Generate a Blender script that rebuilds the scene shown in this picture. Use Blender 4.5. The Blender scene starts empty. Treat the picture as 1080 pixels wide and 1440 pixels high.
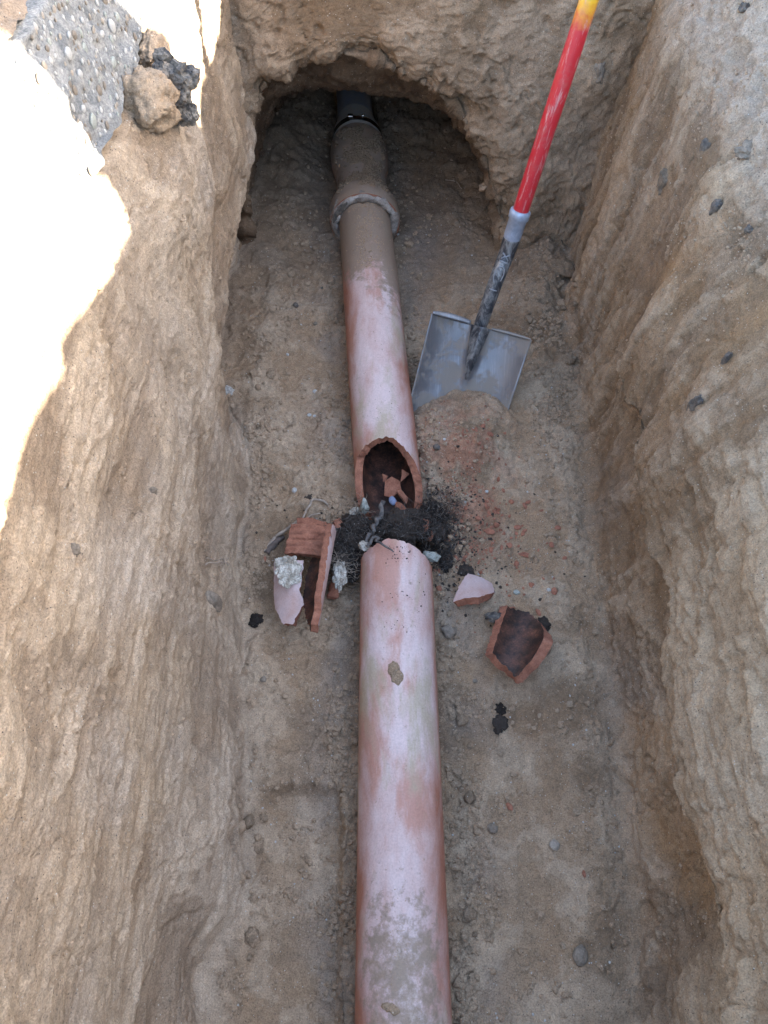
import bpy, math, random
import numpy as np
from mathutils import Vector, Matrix, noise as mnoise
from mathutils.bvhtree import BVHTree

random.seed(7)
rng = np.random.default_rng(7)
R = math.radians
SC = bpy.context.scene
COL = SC.collection

# ------------------------------------------------------------------ camera, sky, sun, exposure
CAM_H = 1.385
PITCH = 58.5                       # degrees below the horizon
cam_d = bpy.data.cameras.new('camera')
cam_d.sensor_fit = 'VERTICAL'
cam_d.sensor_height = 36.0
cam_d.lens = 36.0 * 1040.0 / 1440.0
cam_d.clip_start = 0.02
cam_d.clip_end = 500
cam = bpy.data.objects.new('camera', cam_d)
cam.location = (0, 0, CAM_H)
cam.rotation_euler = (R(90 - PITCH), 0, 0)
COL.objects.link(cam)
SC.camera = cam

SUN_EL, SUN_AZ = 25.0, 90.0        # azimuth clockwise from +Y: the sun stands over the right bank
w = bpy.data.worlds.new('World')
SC.world = w
w.use_nodes = True
nt = w.node_tree
sky = nt.nodes.new('ShaderNodeTexSky')
sky.sky_type = 'NISHITA'
sky.sun_disc = False
sky.sun_elevation = R(SUN_EL)
sky.sun_rotation = R(SUN_AZ)
sky.dust_density = 1.6
sky.ozone_density = 0.35
nt.links.new(sky.outputs[0], nt.nodes['Background'].inputs[0])
nt.nodes['Background'].inputs[1].default_value = 0.15
sl = bpy.data.lights.new('sun', 'SUN')
sl.energy = 5.0
sl.angle = R(0.5)
sl.color = (1.0, 0.93, 0.82)
so = bpy.data.objects.new('sun', sl)
so.rotation_euler = Vector((math.sin(R(SUN_AZ)) * math.cos(R(SUN_EL)), math.cos(R(SUN_AZ)) * math.cos(R(SUN_EL)), math.sin(R(SUN_EL)))).to_track_quat('Z', 'Y').to_euler()
COL.objects.link(so)
SC.view_settings.view_transform = 'Standard'
SC.view_settings.look = 'None'
SC.view_settings.gamma = 1.0
SC.view_settings.use_curve_mapping = False
SC.view_settings.exposure = 3.12

# ------------------------------------------------------------------ measuring helpers
CP, SP = math.cos(R(PITCH)), math.sin(R(PITCH))
def ray(px, py):
    xc, yc = (px - 540) / 1040.0, -(py - 720) / 1040.0
    return Vector((xc, CP + yc * SP, -SP + yc * CP))
def at(px, py, z=0.0):
    d = ray(px, py)
    t = (z - CAM_H) / d.z
    return Vector((d.x * t, d.y * t, z))
def atd(px, py, t):
    return Vector((0, 0, CAM_H)) + ray(px, py) * t

# ------------------------------------------------------------------ numpy noise
_perm = np.arange(256); rng.shuffle(_perm)
_perm = np.concatenate([_perm, _perm, _perm[:8]]).astype(np.int32)
_g = rng.normal(size=(256, 3)); _g /= np.linalg.norm(_g, axis=1)[:, None]
_g = _g.astype(np.float32)
def perlin(x, y, z):
    x = np.asarray(x, np.float32); y = np.asarray(y, np.float32); z = np.asarray(z, np.float32)
    xf, yf, zf = np.floor(x), np.floor(y), np.floor(z)
    xi, yi, zi = (xf.astype(np.int32) & 255), (yf.astype(np.int32) & 255), (zf.astype(np.int32) & 255)
    x, y, z = x - xf, y - yf, z - zf
    u, v, s = x*x*x*(x*(x*6-15)+10), y*y*y*(y*(y*6-15)+10), z*z*z*(z*(z*6-15)+10)
    out = 0
    for i in (0, 1):
        a = _perm[xi + i]
        wx = u if i else 1 - u
        for j in (0, 1):
            b = _perm[a + yi + j]
            wy = wx * (v if j else 1 - v)
            for k in (0, 1):
                h = _perm[b + zi + k]
                g = _g[h]
                out = out + wy * (s if k else 1 - s) * (g[..., 0]*(x-i) + g[..., 1]*(y-j) + g[..., 2]*(z-k))
    return out * 1.6
def fbm(x, y, z, o=4, gain=0.5):
    a, f, t = 1.0, 1.0, 0
    for _ in range(o):
        t = t + a * perlin(x*f + 13.7*_, y*f - 7.1*_, z*f + 3.3*_)
        a *= gain; f *= 2.03
    return t
def ss(a, b, x):
    t = np.clip((x - a) / (b - a), 0, 1)
    return t*t*(3-2*t)
def gauss(x, y, cx, cy, sx, sy=None):
    sy = sy or sx
    return np.exp(-((x-cx)/sx)**2 - ((y-cy)/sy)**2)
def mixc(a, b, t):
    return a + (b - a) * t[..., None]
def C(r, g, b):
    return np.array([r, g, b], np.float32)

# ------------------------------------------------------------------ materials
def mat(name):
    m = bpy.data.materials.new(name)
    m.use_nodes = True
    return m, m.node_tree.nodes, m.node_tree.links, m.node_tree.nodes['Principled BSDF']
def node(ns, t, **kw):
    n = ns.new(t)
    for k, v in kw.items():
        if k in n.inputs.keys(): n.inputs[k].default_value = v
        else: setattr(n, k, v)
    return n
def noise_tex(ns, ls, scale, detail=4, rough=0.55, vec=None, dist=0.0):
    n = ns.new('ShaderNodeTexNoise')
    n.inputs['Scale'].default_value = scale
    n.inputs['Detail'].default_value = detail
    n.inputs['Roughness'].default_value = rough
    n.inputs['Distortion'].default_value = dist
    if vec is not None: ls.new(vec, n.inputs['Vector'])
    return n.outputs['Fac']
def ramp(ns, ls, fac, stops):
    n = ns.new('ShaderNodeValToRGB')
    e = n.color_ramp.elements
    while len(e) < len(stops): e.new(0.5)
    for i, (p, c) in enumerate(stops):
        e[i].position = p
        e[i].color = (*c, 1) if not isinstance(c, (int, float)) else (c, c, c, 1)
    ls.new(fac, n.inputs[0])
    return n.outputs[0]
def mix(ns, ls, fac, a, b, mode='MIX'):
    n = ns.new('ShaderNodeMix'); n.data_type = 'RGBA'; n.blend_type = mode
    for sock, v in ((n.inputs[0], fac), (n.inputs[6], a), (n.inputs[7], b)):
        if hasattr(v, 'is_linked'): ls.new(v, sock)
        elif isinstance(v, (int, float)): sock.default_value = v
        else: sock.default_value = (*v, 1)
    return n.outputs[2]
def bump(ns, ls, bsdf, h, strength=0.5, dist=0.002, prev=None):
    n = ns.new('ShaderNodeBump')
    n.inputs['Strength'].default_value = strength
    n.inputs['Distance'].default_value = dist
    ls.new(h, n.inputs['Height'])
    if prev is not None: ls.new(prev, n.inputs['Normal'])
    ls.new(n.outputs[0], bsdf.inputs['Normal'])
    return n.outputs[0]
def coord(ns, kind='Object'):
    return ns.new('ShaderNodeTexCoord').outputs[kind]
def geo_pos(ns):
    return ns.new('ShaderNodeNewGeometry').outputs['Position']

def soil_material(name, attr=True, base=(0.3, 0.23, 0.16), var=0.0):
    m, ns, ls, b = mat(name)
    p = geo_pos(ns)
    if attr:
        a = ns.new('ShaderNodeAttribute'); a.attribute_name = 'albedo'
        c = a.outputs['Color']
    else:
        oi = ns.new('ShaderNodeObjectInfo')
        c = mix(ns, ls, oi.outputs['Random'], tuple(v * (1 - var) for v in base), tuple(min(1, v * (1 + var)) for v in base))
    # fine sand grain: dark and pale grains
    g1 = ramp(ns, ls, noise_tex(ns, ls, 420, 3, 0.7, p), [(0.3, 0.62), (0.5, 1.0), (0.72, 1.32)])
    c = mix(ns, ls, 1.0, c, g1, 'MULTIPLY')
    g2 = ramp(ns, ls, noise_tex(ns, ls, 55, 5, 0.65, p), [(0.3, 0.80), (0.5, 1.0), (0.7, 1.16)])
    c = mix(ns, ls, 1.0, c, g2, 'MULTIPLY')
    v = ns.new('ShaderNodeTexVoronoi'); v.inputs['Scale'].default_value = 230; ls.new(p, v.inputs['Vector'])
    gr = ramp(ns, ls, v.outputs['Distance'], [(0.0, 1.0), (0.16, 1.0), (0.22, 0.0)])
    sel = ns.new('ShaderNodeSeparateColor'); ls.new(v.outputs['Color'], sel.inputs[0])
    pale = ramp(ns, ls, sel.outputs[0], [(0.86, 0.0), (0.9, 1.0)])
    dark = ramp(ns, ls, sel.outputs[1], [(0.86, 0.0), (0.9, 1.0)])
    c = mix(ns, ls, mix(ns, ls, 1.0, gr, pale, 'MULTIPLY'), c, (0.55, 0.5, 0.42))
    c = mix(ns, ls, mix(ns, ls, 1.0, gr, dark, 'MULTIPLY'), c, (0.09, 0.07, 0.06))
    ls.new(c, b.inputs['Base Color'])
    b.inputs['Roughness'].default_value = 0.95
    b.inputs['Specular IOR Level'].default_value = 0.25
    n1 = bump(ns, ls, b, noise_tex(ns, ls, 140, 6, 0.72, p), 1.0, 0.005)
    n2 = bump(ns, ls, b, v.outputs['Distance'], 0.35, 0.001, n1)
    bump(ns, ls, b, noise_tex(ns, ls, 700, 2, 0.6, p), 0.5, 0.0007, n2)
    return m
M_SOIL = soil_material('soil')
M_CLOD = soil_material('soil_clod', False, (0.31, 0.222, 0.145), 0.25)
M_CLOD_TAN = soil_material('tan_clod', False, (0.44, 0.315, 0.205), 0.12)
M_CLOD_DARK = soil_material('dark_soil', False, (0.045, 0.035, 0.028), 0.6)

def stone_material(name, base, spots=(0.2, 0.2, 0.2), rough=0.8, scale=60, grain=0.25):
    m, ns, ls, b = mat(name)
    p = coord(ns)
    f = noise_tex(ns, ls, scale, 6, 0.65, p, 0.4)
    c = mix(ns, ls, ramp(ns, ls, f, [(0.38, 0.0), (0.62, 1.0)]), base, spots)
    g = ramp(ns, ls, noise_tex(ns, ls, scale * 7, 3, 0.7, p), [(0.3, 1 - grain), (0.7, 1 + grain)])
    c = mix(ns, ls, 1.0, c, g, 'MULTIPLY')
    ls.new(c, b.inputs['Base Color'])
    b.inputs['Roughness'].default_value = rough
    bump(ns, ls, b, noise_tex(ns, ls, scale * 3, 5, 0.7, p), 0.5, 0.003)
    return m
M_STONE_GREY = stone_material('grey_stone', (0.26, 0.205, 0.15), (0.14, 0.11, 0.08))
M_STONE_DARK = stone_material('dark_stone', (0.07, 0.059, 0.052), (0.18, 0.145, 0.11), 0.7)
M_STONE_PALE = stone_material('pale_stone', (0.5, 0.48, 0.44), (0.38, 0.35, 0.31))
M_STONE_TAN = stone_material('tan_stone', (0.36, 0.30, 0.23), (0.28, 0.23, 0.18))
M_STONE_BLUE = stone_material('blue_stone', (0.22, 0.26, 0.36), (0.15, 0.19, 0.30), 0.6)
M_STONE_GREEN = stone_material('green_white_stone', (0.40, 0.41, 0.36), (0.22, 0.22, 0.18), 0.7)
M_ASPHALT = stone_material('asphalt', (0.03, 0.028, 0.028), (0.20, 0.17, 0.135), 0.7, 38, 0.5)
M_MORTAR = stone_material('mortar', (0.58, 0.54, 0.46), (0.24, 0.205, 0.155), 0.9, 55, 0.45)
M_CONCRETE = stone_material('concrete', (0.12, 0.12, 0.115), (0.24, 0.225, 0.20), 0.9, 55, 0.5)

def clay_outer():
    m, ns, ls, b = mat('clay_pipe_outer')
    p = geo_pos(ns)
    mp = ns.new('ShaderNodeMapping'); mp.inputs['Scale'].default_value = (1.0, 0.38, 1.0)
    ls.new(p, mp.inputs[0]); q = mp.outputs[0]
    red = mix(ns, ls, noise_tex(ns, ls, 9, 4, 0.6, q), (0.31, 0.115, 0.068), (0.45, 0.21, 0.14))
    # pale mineral bloom, streaked along the pipe, its upper-side boost partly painting in sky sheen
    sx = ns.new('ShaderNodeSeparateXYZ')
    nrm = ns.new('ShaderNodeNewGeometry'); ls.new(nrm.outputs['Normal'], sx.inputs[0])
    f = noise_tex(ns, ls, 9, 6, 0.62, q, 0.25)
    ad = node(ns, 'ShaderNodeMath', operation='MULTIPLY_ADD'); ls.new(sx.outputs[2], ad.inputs[0]); ad.inputs[1].default_value = 0.30; ls.new(f, ad.inputs[2])
    bl = ramp(ns, ls, ad.outputs[0], [(0.56, 0.0), (0.72, 0.6), (0.85, 1.0)])
    c = mix(ns, ls, bl, red, (0.62, 0.49, 0.46))
    # brighter washed core
    f2 = noise_tex(ns, ls, 13, 5, 0.6, q, 0.2)
    c = mix(ns, ls, ramp(ns, ls, f2, [(0.50, 0.0), (0.62, 0.75)]), c, (0.42, 0.19, 0.125))
    # ochre / olive dirt film
    f3 = noise_tex(ns, ls, 10, 7, 0.68, q, 0.3)
    c = mix(ns, ls, ramp(ns, ls, f3, [(0.53, 0.0), (0.64, 0.75)]), c, (0.40, 0.33, 0.22))
    sc_ = ns.new('ShaderNodeMapping'); sc_.inputs['Scale'].default_value = (1, .06, 1); ls.new(p, sc_.inputs[0])
    c = mix(ns, ls, ramp(ns, ls, noise_tex(ns, ls, 260, 4, 0.8, sc_.outputs[0], 0.3), [(0.62, 0.0), (0.70, 0.45)]), c, (0.62, 0.52, 0.48))
    c = mix(ns, ls, ramp(ns, ls, noise_tex(ns, ls, 95, 7, 0.8, p, 0.2), [(0.60, 0.0), (0.66, 0.8)]), c, (0.26, 0.19, 0.13))
    # sandy dust towards the section that is still half buried, and at the near end
    a = ns.new('ShaderNodeAttribute'); a.attribute_name = 'dirt'
    gr = noise_tex(ns, ls, 48, 9, 0.70, p)
    md = node(ns, 'ShaderNodeMath', operation='MULTIPLY_ADD'); ls.new(gr, md.inputs[0]); md.inputs[1].default_value = 1.3; ls.new(a.outputs['Fac'], md.inputs[2])
    m2 = node(ns, 'ShaderNodeMath', operation='SUBTRACT'); ls.new(md.outputs[0], m2.inputs[0]); m2.inputs[1].default_value = 0.5
    dm = ramp(ns, ls, m2.outputs[0], [(0.46, 0.0), (0.56, 0.5), (0.68, 0.9)])
    c = mix(ns, ls, dm, c, (0.27, 0.20, 0.14))
    gs = ramp(ns, ls, noise_tex(ns, ls, 300, 3, 0.7, p), [(0.3, 0.88), (0.7, 1.1)])
    c = mix(ns, ls, 1.0, c, gs, 'MULTIPLY')
    ls.new(c, b.inputs['Base Color'])
    b.inputs['Roughness'].default_value = 0.62
    b.inputs['Specular IOR Level'].default_value = 0.35
    n1 = bump(ns, ls, b, noise_tex(ns, ls, 90, 5, 0.6, p), 0.15, 0.002)
    bump(ns, ls, b, dm, 0.5, 0.0012, n1)
    return m
M_CLAY = clay_outer()
def clay_raw():
    m, ns, ls, b = mat('broken_clay')
    p = geo_pos(ns)
    c = mix(ns, ls, ramp(ns, ls, noise_tex(ns, ls, 48, 7, 0.75, p), [(0.3, 0.0), (0.7, 1.0)]), (0.20, 0.068, 0.038), (0.46, 0.20, 0.12))
    g = ramp(ns, ls, noise_tex(ns, ls, 350, 3, 0.7, p), [(0.3, 0.75), (0.7, 1.2)])
    c = mix(ns, ls, 1.0, c, g, 'MULTIPLY')
    ls.new(c, b.inputs['Base Color'])
    b.inputs['Roughness'].default_value = 0.9
    bump(ns, ls, b, noise_tex(ns, ls, 160, 6, 0.75, p), 0.8, 0.003)
    return m
M_RAW = clay_raw()
def clay_inner():
    m, ns, ls, b = mat('dark_pipe_inside')
    p = geo_pos(ns)
    c = mix(ns, ls, ramp(ns, ls, noise_tex(ns, ls, 35, 6, 0.7, p), [(0.4, 0.0), (0.7, 1.0)]), (0.026, 0.016, 0.013), (0.16, 0.065, 0.04))
    g = ramp(ns, ls, noise_tex(ns, ls, 260, 3, 0.7, p), [(0.45, 0.8), (0.72, 1.6)])
    c = mix(ns, ls, 1.0, c, g, 'MULTIPLY')
    ls.new(c, b.inputs['Base Color'])
    b.inputs['Roughness'].default_value = 0.5
    bump(ns, ls, b, noise_tex(ns, ls, 120, 5, 0.7, p), 0.5, 0.002)
    return m
M_INNER = clay_inner()
def clay_shard():
    m, ns, ls, b = mat('shard_outer')
    p = coord(ns)
    c = mix(ns, ls, ramp(ns, ls, noise_tex(ns, ls, 16, 5, 0.6, p, 0.5), [(0.35, 0.0), (0.7, 1.0)]), (0.56, 0.44, 0.42), (0.46, 0.29, 0.24))
    g = ramp(ns, ls, noise_tex(ns, ls, 300, 3, 0.7, p), [(0.3, 0.88), (0.7, 1.1)])
    c = mix(ns, ls, 1.0, c, g, 'MULTIPLY')
    ls.new(c, b.inputs['Base Color'])
    b.inputs['Roughness'].default_value = 0.6
    bump(ns, ls, b, noise_tex(ns, ls, 90, 5, 0.6, p), 0.25, 0.002)
    return m
M_SHARD = clay_shard()

def simple(name, col, rough=0.6, metal=0.0, var=None, scale=40, bs=0.2, spec=0.5):
    m, ns, ls, b = mat(name)
    p = coord(ns)
    if var is not None:
        c = mix(ns, ls, ramp(ns, ls, noise_tex(ns, ls, scale, 5, 0.65, p, 0.3), [(0.38, 0.0), (0.64, 1.0)]), col, var)
        ls.new(c, b.inputs['Base Color'])
    else:
        b.inputs['Base Color'].default_value = (*col, 1)
    b.inputs['Roughness'].default_value = rough
    b.inputs['Metallic'].default_value = metal
    b.inputs['Specular IOR Level'].default_value = spec
    bump(ns, ls, b, noise_tex(ns, ls, scale * 3, 4, 0.6, p), bs, 0.001)
    return m
M_RUBBER = simple('rubber', (0.36, 0.33, 0.30), 0.6, 0, (0.42, 0.35, 0.27), 30)
M_PVC = simple('dark_plastic', (0.20, 0.21, 0.25), 0.4, 0, (0.25, 0.235, 0.22), 30)
M_BAND = simple('clamp_steel', (0.6, 0.6, 0.6), 0.25, 1.0, (0.35, 0.33, 0.3), 90, 0.1)
M_ROOT_PALE = simple('pale_root', (0.42, 0.34, 0.26), 0.8, 0, (0.26, 0.20, 0.15), 60, 0.5)
M_ROOT_DARK = simple('dark_root', (0.035, 0.026, 0.021), 0.8, 0, (0.09, 0.07, 0.055), 60, 0.4)
M_ROOT_GREY = simple('grey_root', (0.16, 0.145, 0.13), 0.8, 0, (0.07, 0.06, 0.055), 60, 0.4)
M_BARK = simple('root_bark', (0.10, 0.075, 0.06), 0.85, 0, (0.18, 0.14, 0.12), 60, 0.6)
M_MARK = simple('worn_mark_metal', (0.26, 0.27, 0.28), 0.5, 0.3)
M_GRIP = simple('black_plastic_grip', (0.03, 0.03, 0.03), 0.5)

def steel_material():
    m, ns, ls, b = mat('shovel_steel')
    p = coord(ns)
    steel = mix(ns, ls, ramp(ns, ls, noise_tex(ns, ls, 9, 4, 0.5, p, 0.0), [(0.35, 0.0), (0.65, 1.0)]), (0.25, 0.25, 0.255), (0.18, 0.185, 0.20))
    smp = ns.new('ShaderNodeMapping'); smp.inputs['Rotation'].default_value = (0, 0, R(-14)); smp.inputs['Scale'].default_value = (1, .05, .05)
    ls.new(p, smp.inputs[0])
    scr_ = ramp(ns, ls, noise_tex(ns, ls, 260, 5, 0.8, smp.outputs[0], 0.0), [(0.52, 0.0), (0.70, 0.35)])
    steel = mix(ns, ls, scr_, steel, (0.50, 0.50, 0.50))
    mud = ramp(ns, ls, noise_tex(ns, ls, 14, 8, 0.66, p, 0.15), [(0.47, 0.0), (0.53, 0.7), (0.8, 0.9)])
    c = mix(ns, ls, mud, steel, (0.26, 0.22, 0.175))
    ls.new(c, b.inputs['Base Color'])
    mm = node(ns, 'ShaderNodeMath', operation='MULTIPLY_ADD'); ls.new(mud, mm.inputs[0]); mm.inputs[1].default_value = -0.5; mm.inputs[2].default_value = 0.6
    ls.new(mm.outputs[0], b.inputs['Metallic'])
    rr = node(ns, 'ShaderNodeMath', operation='MULTIPLY_ADD'); ls.new(mud, rr.inputs[0]); rr.inputs[1].default_value = 0.42; rr.inputs[2].default_value = 0.42
    ls.new(rr.outputs[0], b.inputs['Roughness'])
    n1 = bump(ns, ls, b, mud, 0.5, 0.001)
    bump(ns, ls, b, noise_tex(ns, ls, 200, 4, 0.7, p), 0.25, 0.0008, n1)
    return m
M_STEEL = steel_material()
def socket_material():
    m, ns, ls, b = mat('worn_socket_steel')
    p = coord(ns)
    mp = ns.new('ShaderNodeMapping'); mp.inputs['Scale'].default_value = (1.0, 1.0, 0.35)
    ls.new(p, mp.inputs[0])
    f = noise_tex(ns, ls, 60, 6, 0.7, mp.outputs[0], 0.8)
    c = mix(ns, ls, ramp(ns, ls, f, [(0.42, 0.0), (0.6, 1.0)]), (0.05, 0.052, 0.058), (0.28, 0.28, 0.27))
    ls.new(c, b.inputs['Base Color'])
    b.inputs['Roughness'].default_value = 0.5
    b.inputs['Metallic'].default_value = 0.3
    bump(ns, ls, b, f, 0.3, 0.001)
    return m
M_SOCKET = socket_material()
M_COLLAR = simple('collar_grey', (0.38, 0.43, 0.52), 0.45, 0.2, (0.25, 0.28, 0.33), 50)
def handle_material():
    m, ns, ls, b = mat('red_handle_paint')
    p = coord(ns)                                       # object z runs up the handle from its lower end
    s = ns.new('ShaderNodeSeparateXYZ'); ls.new(p, s.inputs[0])
    n = noise_tex(ns, ls, 40, 5, 0.7, p, 0.5)
    a = node(ns, 'ShaderNodeMath', operation='MULTIPLY_ADD'); ls.new(n, a.inputs[0]); a.inputs[1].default_value = 0.08; ls.new(s.outputs[2], a.inputs[2])
    yel = ramp(ns, ls, a.outputs[0], [(0.375, 0.0), (0.435, 1.0)])
    red = mix(ns, ls, noise_tex(ns, ls, 9, 3, 0.5, p), (0.42, 0.012, 0.022), (0.58, 0.028, 0.035))
    c = mix(ns, ls, yel, red, (0.75, 0.42, 0.02))
    scr = ns.new('ShaderNodeMapping'); scr.inputs['Scale'].default_value = (1, 1, 0.12); ls.new(p, scr.inputs[0])
    sc = ramp(ns, ls, noise_tex(ns, ls, 150, 6, 0.75, scr.outputs[0], 0.4), [(0.55, 0.0), (0.64, 0.8)])
    c = mix(ns, ls, sc, c, (0.55, 0.30, 0.28))
    du = ramp(ns, ls, noise_tex(ns, ls, 22, 6, 0.7, p, 0.4), [(0.52, 0.0), (0.75, 0.5)])
    c = mix(ns, ls, du, c, (0.33, 0.17, 0.14))
    ls.new(c, b.inputs['Base Color'])
    b.inputs['Roughness'].default_value = 0.42
    bump(ns, ls, b, sc, 0.2, 0.0005)
    return m
M_HANDLE = handle_material()

# ------------------------------------------------------------------ object helpers
def tag(o, label=None, cat=None, group=None, kind=None):
    if label: o['label'] = label
    if cat: o['category'] = cat
    if group: o['group'] = group
    if kind: o['kind'] = kind
    return o
def empty(name, loc, label=None, cat=None, group=None):
    o = bpy.data.objects.new(name, None)
    o.empty_display_size = 0.02
    o.location = loc
    COL.objects.link(o)
    return tag(o, label, cat, group)
def mesh_np(name, V, Q, mats, mat_idx=None, smooth=True, albedo=None, attrs=None):
    """V (n,3) floats, Q (m,k) ints, all faces alike."""
    V = np.ascontiguousarray(V, np.float32); Q = np.ascontiguousarray(Q, np.int32)
    me = bpy.data.meshes.new(name)
    k = Q.shape[1]
    me.vertices.add(len(V)); me.vertices.foreach_set('co', V.ravel())
    me.loops.add(Q.size); me.loops.foreach_set('vertex_index', Q.ravel())
    me.polygons.add(len(Q)); me.polygons.foreach_set('loop_start', np.arange(0, Q.size, k, dtype=np.int32))
    if mat_idx is not None: me.polygons.foreach_set('material_index', np.asarray(mat_idx, np.int32))
    for m in mats: me.materials.append(m)
    me.update(calc_edges=True)
    me.polygons.foreach_set('use_smooth', np.full(len(Q), smooth))
    if albedo is not None:
        a = me.color_attributes.new('albedo', 'FLOAT_COLOR', 'POINT')
        rgba = np.ones((len(V), 4), np.float32); rgba[:, :3] = albedo * np.array([1.035, .962, .925])
        a.data.foreach_set('color', rgba.ravel())
    for nm, arr in (attrs or {}).items():
        a = me.attributes.new(nm, 'FLOAT', 'POINT')
        a.data.foreach_set('value', np.ascontiguousarray(arr, np.float32).ravel())
    me.validate()
    return me
def link(name, me, parent=None, loc=None):
    o = bpy.data.objects.new(name, me)
    COL.objects.link(o)
    if parent is not None: o.parent = parent
    if loc is not None: o.location = loc
    return o
def grid_quads(nr, nc, off=0, wrap=False):
    i = np.arange(nr - 1)[:, None]; j = np.arange(nc if wrap else nc - 1)[None, :]
    j2 = (j + 1) % nc
    return np.stack([i*nc + j, i*nc + j2, (i+1)*nc + j2, (i+1)*nc + j], -1).reshape(-1, 4) + off
def py_mesh(name, V, F, mats, mi=None, smooth=True, attrs=None):
    me = bpy.data.meshes.new(name)
    me.from_pydata([tuple(v) for v in V], [], [tuple(f) for f in F])
    for m in mats: me.materials.append(m)
    if mi is not None: me.polygons.foreach_set('material_index', mi)
    me.polygons.foreach_set('use_smooth', [smooth] * len(me.polygons))
    for nm, arr in (attrs or {}).items():
        a = me.attributes.new(nm, 'FLOAT', 'POINT'); a.data.foreach_set('value', list(arr))
    me.update()
    return me

# ------------------------------------------------------------------ the trench
GRADE = 0.95
def x_pipe(y):
    lo = 0.0285 - 0.005 * y
    up = 0.012 - (y - 0.86) * 0.0715
    k = ss(0.70, 0.84, y)
    return lo * (1 - k) + up * k

def x_left(y, z):
    x = -0.312 - 0.055 * z
    x = x + (0.022 * perlin(y*5, y*0 + 11.1, z*3) + 0.008*perlin(y*17, y*0 + 4.1, z*9)) * (1 - ss(0.04, 0.22, z))
    k = ss(0.98, 1.22, y)
    x = x + 0.015 * k - 0.115 * k * (1 - ss(0.16, 0.34, z))                     # undercut deep in the trench
    x = x + 0.055 * np.exp(-((y - 1.02) / 0.13)**2 - ((z - 0.70) / 0.09)**2)    # block hanging under the slab
    x = x + np.interp(y, [-.3, -.08, .16, .55, .9], [.10, .092, .069, .030, 0]) * (1 - ss(0.0, 0.20, z))
    x = x + 0.02 * np.exp(-((y - 0.30) / 0.2)**2 - ((z - 0.12) / 0.12)**2)
    x = x - 0.045 * np.exp(-((y + 0.02) / 0.09)**2 - ((z - 0.03) / 0.06)**2)
    x = x - 0.055 * ss(0.80, 0.835, z) * (1 - ss(1.20, 1.26, y))                # seat of the pavement slab
    x = x - 0.018 * np.exp(-((y - 0.80) / 0.035)**2 - ((z - 0.47) / 0.05)**2)   # hollows left by stones
    x = x - 0.014 * np.exp(-((y - 1.30) / 0.05)**2 - ((z - 0.42) / 0.05)**2)
    return x
def x_right(y, z):
    x = 0.395 + 0.068 * y
    lean = 0.27 - 0.17 * ss(0.3, 1.5, y)
    x = x + lean * z
    ed = 0.25 + 0.07*np.maximum(0, 0.3 - y) + 0.03 * perlin(y*7, y*0 + 3.3, y*0) + 0.012 * perlin(y*26, y*0 + 1.3, y*0)
    x = x - (0.055 + 0.03*perlin(y*4, y*0 + 7.7, y*0)) * ss(0.0, 0.03, z - ed) * (1 - ss(0.95, 1.2, y)) * (1 - ss(0.40, 0.75, z))
    x = x + 0.012 * perlin(y*5.5, y*0 + 20.1, z*3) * (1 - ss(0.05, 0.25, z))
    x = x + 0.38 * np.maximum(0, z - 0.62) * ss(0.85, 1.15, y)
    x = x - 0.03 * np.exp(-((y - 1.45) / 0.1)**2)
    return x
def z_floor(x, y):
    xp = x_pipe(y)
    z = -0.012 * np.exp(-((x - xp) / 0.11)**2 * 1.0) + 0 * x
    z = z - 0.040 * (1 - ss(0.045, 0.068, np.abs(x - xp)))
    z = z + 0.028 * ss(0.24, 0.36, x - 0.03 * y) + 0.02 * ss(0.20, 0.32, -x)
    z = z + 0.070 * np.exp(-(((x - 0.185) / 0.14)**2 + ((y - 1.06 - 0.12*(x-0.185)) / 0.115)**2)**2)   # heap over the blade
    z = z + 0.02 * np.exp(-((x - 0.17) / 0.14)**2 - ((y - 0.90) / 0.12)**2)
    z = z - 0.045 * np.exp(-((x - 0.112) / 0.020)**2 - ((y - 0.765) / 0.022)**2)         # hole beside the break
    z = z - 0.024 * ss(-0.22, -0.19, x) * (1 - ss(-0.082, -0.068, x)) * (1 - ss(0.26, 0.28, y))  # trodden patch
    z = z - 0.018 * np.exp(-(((x - 0.135) / 0.035)**2 + ((y - 0.17) / 0.075)**2)**4)
    z = z - 0.014 * np.exp(-(((x - 0.25 - .15*(y-.42)) / 0.045)**2 + ((y - 0.42) / 0.10)**2)**4) - 0.010 * np.exp(-(((x + 0.20) / 0.045)**2 + ((y - 1.15) / 0.12)**2)**4)      # heel print
    z = z + 0.05 * ss(1.6, 2.3, y) * np.abs(x - xp) / 0.4
    z = z + 0.03 * ss(0.30, 0.42, x) * ss(1.2, 1.45, y)
    z = z + 0.022 * np.maximum(0, perlin(x*9, y*9, x*0 + 5)) * (ss(0.22, 0.32, x) + ss(0.15, 0.23, -x))
    return z

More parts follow.
